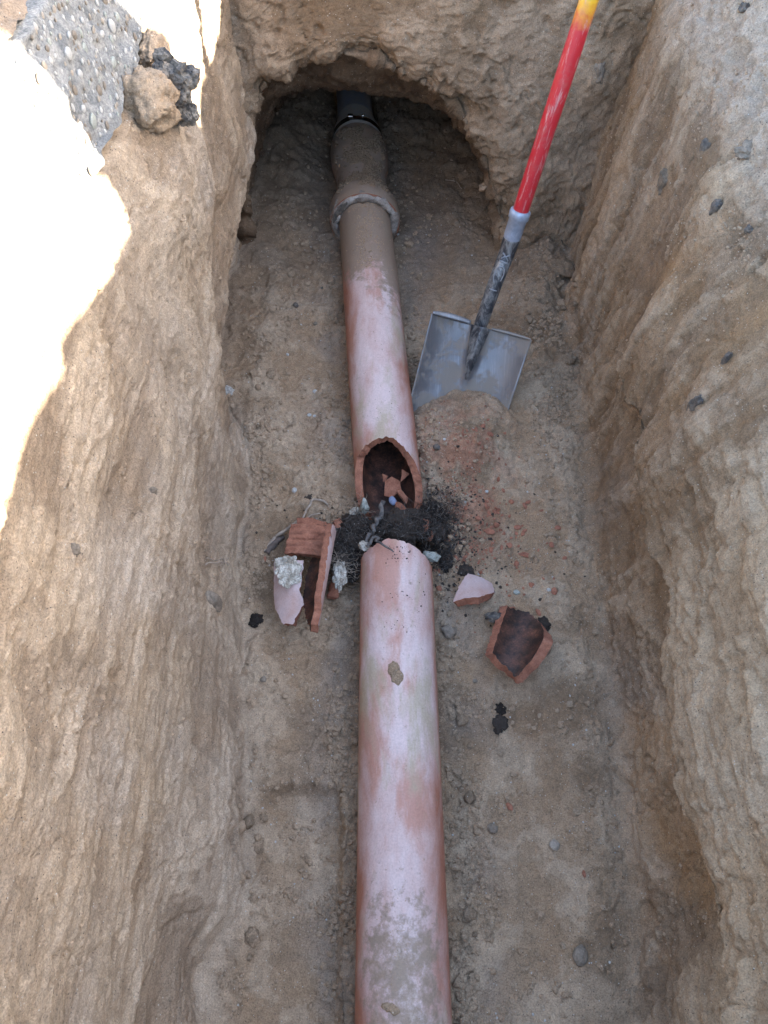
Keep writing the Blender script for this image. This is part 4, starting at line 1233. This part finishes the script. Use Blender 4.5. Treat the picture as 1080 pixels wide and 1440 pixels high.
# the dark frog of the socket forged over the top of the blade
V = []; nfv, nfu = 30, 17
for i in range(nfv):
    v = .48*i/(nfv-1); hw = .17*(1 - i/(nfv-1))**.8 + .008
    for k in range(nfu):
        q = -1 + 2*k/(nfu-1)
        V.append(blade_pt(q*hw, v) + bnv*(.0022 + .004*(1-q*q)*(1 - i/(nfv-1))) - A0)
fo = link('frog', py_mesh('frog', V, [tuple(q) for q in grid_quads(nfv, nfu)], [M_SOCKET]), sh)
md = fo.modifiers.new('thick', 'SOLIDIFY'); md.thickness = .002; md.offset = -1
for sgn in (-1, 1):
    V = []; n1, n2 = 26, 14
    for i in range(n1):
        f = i/(n1-1); u = sgn*(.22 + .76*f)
        p = blade_pt(u, 0)
        wd = (.011 if sgn < 0 else .005) * (math.sin(math.pi*min(1, .12 + f*.8)))**.5
        for k in range(n2):
            a = math.pi*1.0*k/(n2-1)
            V.append(p - byv*(wd*math.sin(a)) + bnv*(wd*(1-math.cos(a))*.75) - A0)
    o = link('foot_step', py_mesh('foot_step', V, [tuple(q) for q in grid_quads(n1, n2)], [M_STEEL]), sh)
    md = o.modifiers.new('thick', 'SOLIDIFY'); md.thickness = .002; md.offset = 0

# ------------------------------------------------------------------ pavement slab, asphalt lumps and stones in the banks
slab = empty('concrete_slab', (-0.42, 0.6, 0.82), 'cut edge of a grey pavement slab full of pale pebbles on top of the left bank', 'slab')
SX = -0.372
ny_, nz_ = 420, 34
V = []; Fq = []
def slab_x(y, z): return -.352 - .048*(z-.825)/.13 + .006*mnoise.noise(Vector((y*45, z*45, 4))) + .009*mnoise.fractal(Vector((y*9, z*9, 1)), .8, 2, 5)
yy_ = np.linspace(-.9, 1.24, ny_); zz_ = np.linspace(.825, .957, nz_)
for z in zz_:
    for y in yy_:
        e = 0 
        V.append((slab_x(y, z) - e, y + .012*mnoise.noise(Vector((z*20, 5, 0))) * (1 if y > 1.2 else 0), z + (.010*mnoise.noise(Vector((y*14, 0, 3))) if z < .83 else 0)))
F = [tuple(q) for q in grid_quads(nz_, ny_)]
b0 = len(V)
for y in yy_: V.append((-1.6, y, .957))
top0 = (nz_-1)*ny_
for i in range(ny_-1): F.append((top0+i, top0+i+1, b0+i+1, b0+i))
b1 = len(V)
for z in zz_: V.append((-1.6, 1.24, z))
for k in range(nz_-1): F.append((k*ny_ + ny_-1, b1+k, b1+k+1, (k+1)*ny_ + ny_-1))
link('slab_body', py_mesh('slab_body', [Vector(v) - slab.location for v in V], F, [M_CONCRETE]), slab)
peb = [lump_mesh('exposed_pebble', m_, (1, .62, .62), .12, 1.1, 1, 200+i) for i, m_ in enumerate([M_STONE_PALE, M_STONE_TAN, M_STONE_PALE, M_STONE_GREEN, M_STONE_GREY])]
rr = random.Random(3); used = []
while len(used) < 295:
    y, z = rr.uniform(.80, 1.22), rr.uniform(.832, .952); s_ = rr.choice([.003, .004, .005, .006, .008, .010])
    if any((y-a)**2 + (z-b)**2 < (s_+c)**2*.8 for a, b, c in used): continue
    used.append((y, z, s_))
    o = link('exposed_pebble', peb[rr.randrange(5)], slab)
    e = 0
    o.location = Vector((slab_x(y, z) + s_*.02, y, z)) - slab.location
    o.rotation_euler = (rr.uniform(-.6, .6), rr.uniform(-.1, .1), rr.uniform(-.1, .1)); o.scale = (s_*.34, s_*rr.uniform(.8, 1.5), s_*rr.uniform(.9, 1.6))
# loose soil lying on the slab
lumpy = lambda nm, px, py, t_, size, mt, seed, lb, cat, amp=.4, ang=0.0, grp=None: tag(place(link(nm, lump_mesh(nm, mt, size, amp, 1.5, 4, seed, angular=ang, fine=.07)), atd(px, py, t_)), lb, cat, grp)
for px_, py_, t_, size_, sd_, lb_ in [(246, 112, 1.07, (.040, .034, .036), 301, 'large black asphalt lump overhanging the trench from the left bank'),
        (257, 158, 1.12, (.024, .024, .026), 302, 'lower black asphalt lump hanging right under the large overhanging one'),
        (122, 146, 1.00, (.034, .020, .020), 303, 'grey black crumbly asphalt lump under the left end of the shaded pebble slab'),
        (112, 170, 1.01, (.018, .014, .012), 304, 'small black asphalt lump at the edge of the sunlit sand')]:
    tag(place(link('asphalt_lump', rubble_mesh('asphalt_lump', size_, 46, sd_, M_ASPHALT, .8, (.16, .40))), atd(px_, py_, t_)), lb_, 'asphalt lump')
lumpy('asphalt_lump', 213, 62, 1.16, (.014, .010, .008), M_STONE_DARK, 305, 'small blue grey stone on the crumbled soil above the large asphalt lump', 'stone', .3, .8)
for px_, py_, t_, size_, sd_, lb_ in [(208, 138, 1.055, (.050, .055, .042), 306, 'tan block of sand bulging out below the slab between the asphalt lumps'),
        (214, 74, 1.11, (.028, .046, .030), 307, 'crumbled tan soil block right of the pebble slab above the large asphalt lump'),
        (165, 178, 1.04, (.036, .040, .034), 308, 'tan sand clod under the left asphalt lump at the sunlight edge')]:
    tag(place(link('soil_clod', lump_mesh('soil_clod', M_CLOD_TAN, size_, .28, 1.6, 4, sd_, angular=.6, fine=.10)), atd(px_, py_, t_)), lb_, 'clod')
emb = [(843, 103, (.017, .013, .028), M_STONE_GREY, 'layered grey stone stuck high in the right bank near the shovel handle', .4),
       (936, 258, (.018, .012, .034), M_STONE_GREY, 'large jagged grey stone embedded in the middle of the right bank', .35),
       (990, 207, (.009, .007, .018), M_STONE_DARK, 'dark narrow stone in the right bank above the pale and dark streaked stone', .2),
       (1004, 293, (.011, .009, .016), M_STONE_DARK, 'small dark stone in the right bank beside the pale crumbly ledge', .2),
       (1018, 506, (.008, .008, .022), M_STONE_DARK, 'slim upright brown black stone in its hollow in the right bank', .2),
       (976, 568, (.011, .009, .022), M_STONE_DARK, 'dark slanted stone in the right bank below the slim upright one', .3),
       (1052, 212, (.022, .018, .012), M_STONE_GREY, 'crumbly grey stone cluster near the right edge of the right bank', .45),
       (1048, 12, (.013, .012, .009), M_STONE_DARK, 'dark blue grey stone at the top of the crumbly right slope', .3),
       (1052, 325, (.008, .008, .009), M_STONE_DARK, 'little dark stone at the right edge below the grey stone cluster', .3),
       (322, 552, (.013, .010, .020), M_STONE_PALE, 'whitish stone in the left bank halfway up beside the undercut', .35),
       (215, 690, (.008, .006, .011), M_STONE_GREY, 'tiny grey stone in the middle of the left bank', .3),
       (302, 846, (.018, .014, .032), M_STONE_GREY, 'smooth grey stone standing at the foot of the left bank', .15),
       (108, 775, (.008, .007, .012), M_STONE_GREY, 'small grey brown stone in the lower left bank in a scar', .3),
       (792, 380, (.050, .035, .020), M_CLOD, 'big flat clod of soil in the far right corner under the handle', .3),
       (800, 508, (.018, .016, .014), M_CLOD, 'rounded soil clod at the foot of the right bank right of the blade', .3)]
for i, (px, py, sz, mt, lb, am) in enumerate(emb):
    p, n = hit(px, py)
    nm = 'soil_clod' if mt is M_CLOD else 'stone'
    o = link(nm, lump_mesh(nm, mt, sz, am, 1.6, 4, 400+i, angular=.6, fine=.05))
    o.location = p + n * (sz[2] * .35 if nm == 'soil_clod' else -.45*min(sz))
    o.rotation_euler = (rr.uniform(-.2, .2), rr.uniform(-.2, .2), rr.uniform(-.5, .5))
    tag(o, lb, 'clod' if nm == 'soil_clod' else 'stone')

peb_pts = [(416, 430, .0085, M_STONE_DARK, 'round shiny dark pebble on the sand left of the middle pipe'), (415, 407, .012, M_CLOD, 'round soil lump above the shiny dark pebble'),
           (453, 405, .004, M_STONE_DARK, 'tiny dark pebble beside the middle pipe above the grey one'), (443, 455, .006, M_STONE_GREY, 'small grey pebble between the shiny dark pebble and the pipe'),
           (404, 499, .004, M_STONE_PALE, 'little white pebble farthest left on the floor beside the middle pipe'), (443, 551, .006, M_STONE_PALE, 'cream pebble on the floor near the middle pipe below the small ones'),
           (435, 584, .0045, M_STONE_PALE, 'cream pebble in a row of two left of the pipe mouth'), (442, 585, .0035, M_STONE_PALE, 'smaller cream pebble at the right of a row of two'),
           (614, 629, .008, M_STONE_DARK, 'oval dark pebble right of the broken pipe mouth'), (625, 618, .0035, M_STONE_PALE, 'tiny white pebble beside the oval dark pebble'),
           (684, 692, .0045, M_STONE_PALE, 'bright white chip on the reddish sand right of the roots'), (779, 1188, .009, M_STONE_TAN, 'pale rounded pebble alone on the floor right of the near pipe'),
           (630, 888, .014, M_STONE_GREY, 'flat grey pebble just right of the near pipe below the pinkish shard'), (668, 958, .005, M_STONE_GREY, 'small grey pebble below the five sided shard'),
           (692, 1166, .010, M_STONE_GREY, 'dull brown grey pebble near the heel print'), (816, 1345, .012, M_STONE_GREY, 'grey stone half sunk in the lower right floor'),
           (618, 828, .006, M_RAW, 'small orange clay crumb between the near pipe and the pinkish shard'), (414, 690, .006, M_STONE_PALE, 'pale grey pebble above the curve of the pale root'),
           (772, 830, .0045, M_STONE_PALE, 'little pale stone beside the flat pink chip'), (370, 955, .007, M_STONE_GREY, 'bluish grey pebble on the floor at the lower left'),
           (560, 330, .004, M_STONE_PALE, 'white fleck on the grey soil beside the bell'), (726, 833, .006, M_STONE_GREEN, 'grey green pebble just above the five sided shard')]
for i, (px, py, s_, mt, lb) in enumerate(peb_pts):
    p, n = hit(px, py)
    nm = 'pebble' if mt not in (M_CLOD, M_RAW) else ('soil_clod' if mt is M_CLOD else 'clay_chip')
    o = link(nm, lump_mesh(nm, mt, (s_, s_*rr.uniform(.8, 1.25), s_*.7), .15, 1.3, 3, 500+i, angular=.4))
    place(o, p + n*s_*.25, spin=rr.uniform(0, 6)); tag(o, lb, {'pebble': 'stone', 'soil_clod': 'clod', 'clay_chip': 'chip'}[nm])
# black lumps lying about
for i, (px, py, s_, lb) in enumerate([(360, 872, .013, 'flat black blob of sludge left of the near pipe'), (703, 997, .011, 'dark brown lump just below the five sided shard'), (700, 1018, .017, 'black lump of sludge under the dark brown lump'),
                                      (765, 878, .014, 'dark lump of sludge at the right corner of the five sided shard'), (655, 803, .014, 'black sludge lump touching the top of the pinkish shard'), (434, 700, .009, 'black curled scrap above the pale forked root')]):
    p, n = hit(px, py)
    o = link('sludge_lump', lump_mesh('sludge_lump', M_CLOD_DARK, (s_, s_*1.1, s_*.45), .5, 1.8, 3, 560+i, fine=.1)); place(o, p, spin=i); tag(o, lb, 'sludge')

# ------------------------------------------------------------------ clay chips
chip_meshes = [lump_mesh('clay_chip', M_RAW, (1, .7, .35), .15, 1.1, 1, 600+i, angular=1.0, smooth=False) for i in range(6)]
named = [(738, 781, .016, .007, 1.3, 'upright dark red chip standing on the sand far right of the root mass'), (779, 833, .011, .008, .6, 'flat pink chip farthest right on the sand'), (717, 1134, .011, .006, .2, 'pinkish splintered chip on the floor near the heel print'),
         (821, 1229, .006, .004, .5, 'small lone orange chip at the lower right'), (757, 861, .010, .006, .1, 'flat pinkish red chip right above the five sided shard'), (714, 858, .016, .006, .7, 'long red chip leaning on the top edge of the five sided shard'),
         (716, 767, .008, .007, .8, 'red chip directly left of the upright dark red chip'), (660, 772, .011, .006, 2.2, 'red chip in the black soil right of the near pipe end'), (52+590, 786, .008, .005, 1.0, 'small red chip in black soil above the pinkish shard'),
         (372, 786, .006, .005, .5, 'orange chip alone left of the mortar covered shard'), (687, 748, .014, .010, .3, 'largest red chip in the scatter of chips above the upright chip'), (600, 800, .007, .004, .3, 'thin red chip at the right flank of the near pipe')]
for i, (px, py, a, b, rz, lb) in enumerate(named):
    p, n = hit(px, py)
    o = link('clay_chip', chip_meshes[i % 6]); place(o, p + n*.003, n, rz, (a, b*1.3, b*1.1)); tag(o, lb, 'chip')
for i in range(110):
    if i < 70: px, py = rr.gauss(690, 32), rr.gauss(735, 32)
    elif i < 90: px, py = rr.gauss(675, 14), rr.gauss(620, 22)
    else: px, py = rr.gauss(720, 45), rr.gauss(800, 30)
    p, n = hit(px, py)
    if p.z > .1 or px < 610: continue
    s_ = rr.choice([.003, .004, .004, .005, .0065, .009])
    o = link('clay_chip', chip_meshes[rr.randrange(6)]); place(o, p + n*s_*.2, n, rr.uniform(0, 6), (s_, s_, s_))
    lb, gp = (('small red clay chip in the scatter right of the root mass', 'red clay chips right of the root mass') if i < 70 else
              ('small red clay chip on the sand heap below the blade', 'red clay chips on the heap below the blade') if i < 90 else ('small red clay chip near the two large right hand shards', 'red clay chips near the right hand shards'))
    tag(o, lb, 'chip', gp)

# ------------------------------------------------------------------ soil clods and crumbs
Pf = PD[:, CA:CB+1].reshape(-1, 3)
dd = np.abs(Pf[:, 0] - x_pipe(Pf[:, 1]))
clods = [lump_mesh('soil_clod', M_CLOD, (1, .85, .65), .35, 1.5, 2, 700+i, angular=.5) for i in range(5)]
zones = [((740, 820, 385, 470), 26, 'small soil clod in the rubble between shovel blade and right bank'), ((330, 372, 1130, 1400), 16, 'small soil clod at the foot of the left bank, lower left'),
         ((395, 470, 320, 410), 14, 'small soil clod on the left side of the tunnel floor'), ((565, 690, 250, 400), 14, 'small soil clod between the bell and the shovel in the tunnel'),
         ((640, 675, 1000, 1400), 14, 'small soil clod along the right side of the near pipe'), ((355, 385, 500, 600), 9, 'small soil clod under the undercut left bank')]
for (x0_, x1_, y0_, y1_), cnt, lb in zones:
    for _ in range(cnt):
        p, n = hit(rr.uniform(x0_, x1_), rr.uniform(y0_, y1_))
        s_ = rr.choice([.005, .006, .008, .010, .014])
        o = link('soil_clod', clods[rr.randrange(5)]); place(o, p + n*s_*.15, Vector((0, 0, 1)), rr.uniform(0, 6), s_)
        tag(o, lb, 'clod', 'clods: ' + lb[11:])

def crumbs(name, pts, sizes, mat_, label, seed, squash=.75):
    base_V, base_F = ICO[0]; bv = np.array([list(v) for v in base_V]); bf = np.array(base_F)
    r2 = np.random.default_rng(seed); n = len(pts)
    q = r2.normal(size=(n, 3, 3)); q, _ = np.linalg.qr(q)
    jitter = 1 + 0.28*r2.normal(size=(n, 12, 1)).clip(-1.5, 1.5)
    vv_ = np.einsum('nij,kj->nki', q, bv) * jitter
    vv_ = vv_ * sizes[:, None, None]; vv_[..., 2] *= squash
    vv_ = vv_ + pts[:, None, :] + np.array([0, 0, .15])*sizes[:, None, None]
    ff_ = bf[None] + (np.arange(n)*12)[:, None, None]
    o = link(name, mesh_np(name, vv_.reshape(-1, 3), ff_.reshape(-1, 3), [mat_], smooth=False))
    return tag(o, label, None, None, 'stuff')
r3 = np.random.default_rng(11)
def pick(mask_w, n):
    p = mask_w / mask_w.sum(); idx = r3.choice(len(mask_w), n, p=p); return Pf[idx] + r3.normal(size=(n, 3))*np.array([.0015, .0015, 0])
xx, yy2 = Pf[:, 0], Pf[:, 1]
vis = (yy2 > -.15) * 1.0
fldn = ss(-.2, .35, fbm(xx*9, yy2*9, xx*0+77, 3))
w_edge = .5*vis*np.exp(-((dd-.10)/.04)**2)*(0.25+fldn) + vis*.8*np.exp(-((xx+.28)/.03)**2)*fldn + vis*ss(.28, .38, xx)*ss(.9, 1.2, yy2)*fldn + .10*vis*fldn + vis*ss(1.55, 1.8, yy2)*.12
w_edge = w_edge * (dd > .045) * (1 - .9*ss(1.3, 1.6, yy2))
szs = lambda n, lo, hi, p=2.2: lo + (hi-lo)*r3.random(n)**p
crumbs('soil_crumbs', pick(w_edge, 19000), szs(19000, .0007, .0070, 5.5), M_CLOD, 'loose crumbs of grey brown soil along the pipes and bank foot', 1)
wd_ = vis*(np.exp(-((xx-.115)/.06)**2 - ((yy2-.79)/.09)**2) + np.exp(-((xx+.03)/.11)**2 - ((yy2-.775)/.05)**2) + .06*np.exp(-((xx-.2)/.10)**2 - ((yy2-.75)/.14)**2))
crumbs('black_crumbs', pick(wd_, 3600), szs(3600, .0006, .0038, 3.0), M_CLOD_DARK, 'black organic crumbs strewn round the root mass', 2)
wr = vis*(np.exp(-((xx-.17)/.075)**2 - ((yy2-.92)/.16)**2)*(.2+fldn) + .6*np.exp(-((xx-.19)/.06)**2 - ((yy2-.77)/.09)**2))
crumbs('clay_crumbs', pick(wr, 1500), szs(1500, .0006, .0026, 3.0), M_RAW, 'red clay grit spilled on the sand right of the break', 3)
wp = vis*(dd > .09)*fldn
crumbs('pale_grit', pick(wp, 1300), szs(1300, .0006, .0024, 3.5), M_STONE_PALE, 'pale grit sprinkled over the trench floor', 4)
# crumbs on the banks
Pw = np.concatenate([PD[:, 60:CA:2].reshape(-1, 3), PD[:, CB+3:ncol-20:2].reshape(-1, 3)])
Nw = np.concatenate([N[:, 60:CA:2].reshape(-1, 3), N[:, CB+3:ncol-20:2].reshape(-1, 3)])
ww = (Pw[:, 1] > -.1)*(Pw[:, 1] < 1.7)*ss(0, .5, fbm(Pw[:, 0]*7, Pw[:, 1]*7, Pw[:, 2]*7, 3)) * (0.4 + 2*((Pw[:, 0] > 0)*(Pw[:, 2] > .6)*(Pw[:, 1] > .85)))
idx = r3.choice(len(ww), 4500, p=ww/ww.sum())
crumbs('bank_crumbs', Pw[idx], szs(4500, .0006, .0036, 3.5), M_CLOD_TAN, 'small crumbs of sand clinging to the banks', 5)
# soil lying on top of the far pipes, and the mud splash on the near pipe
def on_pipe(n, y0, y1, ph0, ph1, rf, cxf, seed, dens=None):
    r4 = np.random.default_rng(seed); y = r4.uniform(y0, y1, n*4); ph = np.radians(r4.normal((ph0+ph1)/2, (ph1-ph0)/4, n*4))
    k = r4.random(n*4) < ss(-.3, .3, fbm(y*18, ph*2, y*0+seed, 3)); y, ph = y[k][:n], ph[k][:n]
    r = rf(y)
    return np.stack([cxf(y) + r*np.cos(ph), y, PZ + r*np.sin(ph)], -1)
def cr_on(parent, name, pts, s0, s1, mat_, seed):
    o = crumbs(name, pts - np.array(parent.location), szs(len(pts), s0, s1, 2.6), mat_, None, seed, .8)
    o.parent = parent
    return o
rf_far = lambda y: np.interp(y, [b[0] for b in BELLS], [b[1] for b in BELLS])
cr_on(pf, 'soil_crust', on_pipe(4200, 1.80, 2.10, 45, 135, rf_far, up_x, 21), .0012, .006, M_CLOD, 21)
cr_on(pu, 'soil_crust', on_pipe(1300, 1.50, 1.76, 55, 125, lambda y: PR + 0*y, up_x, 22), .0005, .0024, M_CLOD_TAN, 22)
cr_on(pn, 'soil_crust', on_pipe(260, -.12, .10, 60, 125, lambda y: PR + 0*y, lambda y: .0285 - .005*y, 23), .0003, .0010, M_CLOD_TAN, 23)
def mud_patch(name, parent, px, py, w_, h_, seed, cxf):
    c0 = at(px, py, PZ + PR*.98); V, F = [], []; n, m = 36, 8
    for k in range(m):
        for i in range(n):
            a = 2*math.pi*i/n
            r = (k/(m-1)) * (.85 + .30*mnoise.noise(Vector((math.cos(a)*1.6 + seed, math.sin(a)*1.6, 0))) + .12*mnoise.noise(Vector((math.cos(a)*5 + seed, math.sin(a)*5, 0))) + .22*math.cos(2*a + seed))
            y = c0.y + h_*r*math.sin(a); dx = c0.x + w_*r*math.cos(a) - cxf(y)
            rr_ = PR + .0032*(1 - (k/(m-1))**4) + .0010*mnoise.noise(Vector((dx*300, y*300, 0)))*(k < m-1) - (.0006 if k == m-1 else 0)
            dx = max(-PR*.95, min(PR*.95, dx)); th = math.acos(dx/PR)
            V.append(Vector((cxf(y) + rr_*math.cos(th), y, PZ + rr_*math.sin(th))) - parent.location)
    F = [tuple(q) for q in grid_quads(m, n, 0, True)]
    return link(name, py_mesh(name, V, F, [M_CLOD]), parent)
nx = lambda y: .0285 - .005*y
mud_patch('mud_splash', pn, 556, 946, .016, .024, 2.2, nx)
mud_patch('mud_splash', pn, 549, 1418, .012, .010, 7.2, nx)
# loose brown soil spilled over the top of the slab
gy = np.linspace(-.4, 1.30, 260); gx = np.linspace(-.412, -1.3, 130)
GX, GY = np.meshgrid(gx, gy)
hh = .958 + np.clip(.030*ss(-.405, -.47, GX) + .018*fbm(GX*9, GY*9, GX*0, 4) + .006*fbm(GX*45, GY*45, GX*0+4, 3), -.01, .12)
gc = np.broadcast_to(C(.33, .25, .17), GX.shape + (3,))
tag(link('loose_soil', mesh_np('loose_soil', np.stack([GX, GY, hh], -1).reshape(-1, 3), grid_quads(len(gy), len(gx)), [M_SOIL], albedo=gc.reshape(-1, 3))),
    'brown loose soil spilled over the pavement slab on the left bank', None, None, 'stuff')
cr_on(pn, 'sludge_specks', on_pipe(130, .52, .70, 55, 120, lambda y: PR + 0*y, nx, 31), .0003, .0018, M_CLOD_DARK, 31)
cr_on(pu, 'sludge_specks', on_pipe(40, .98, 1.10, 50, 110, lambda y: PR + 0*y, up_x, 32), .0003, .0010, M_CLOD_DARK, 32)
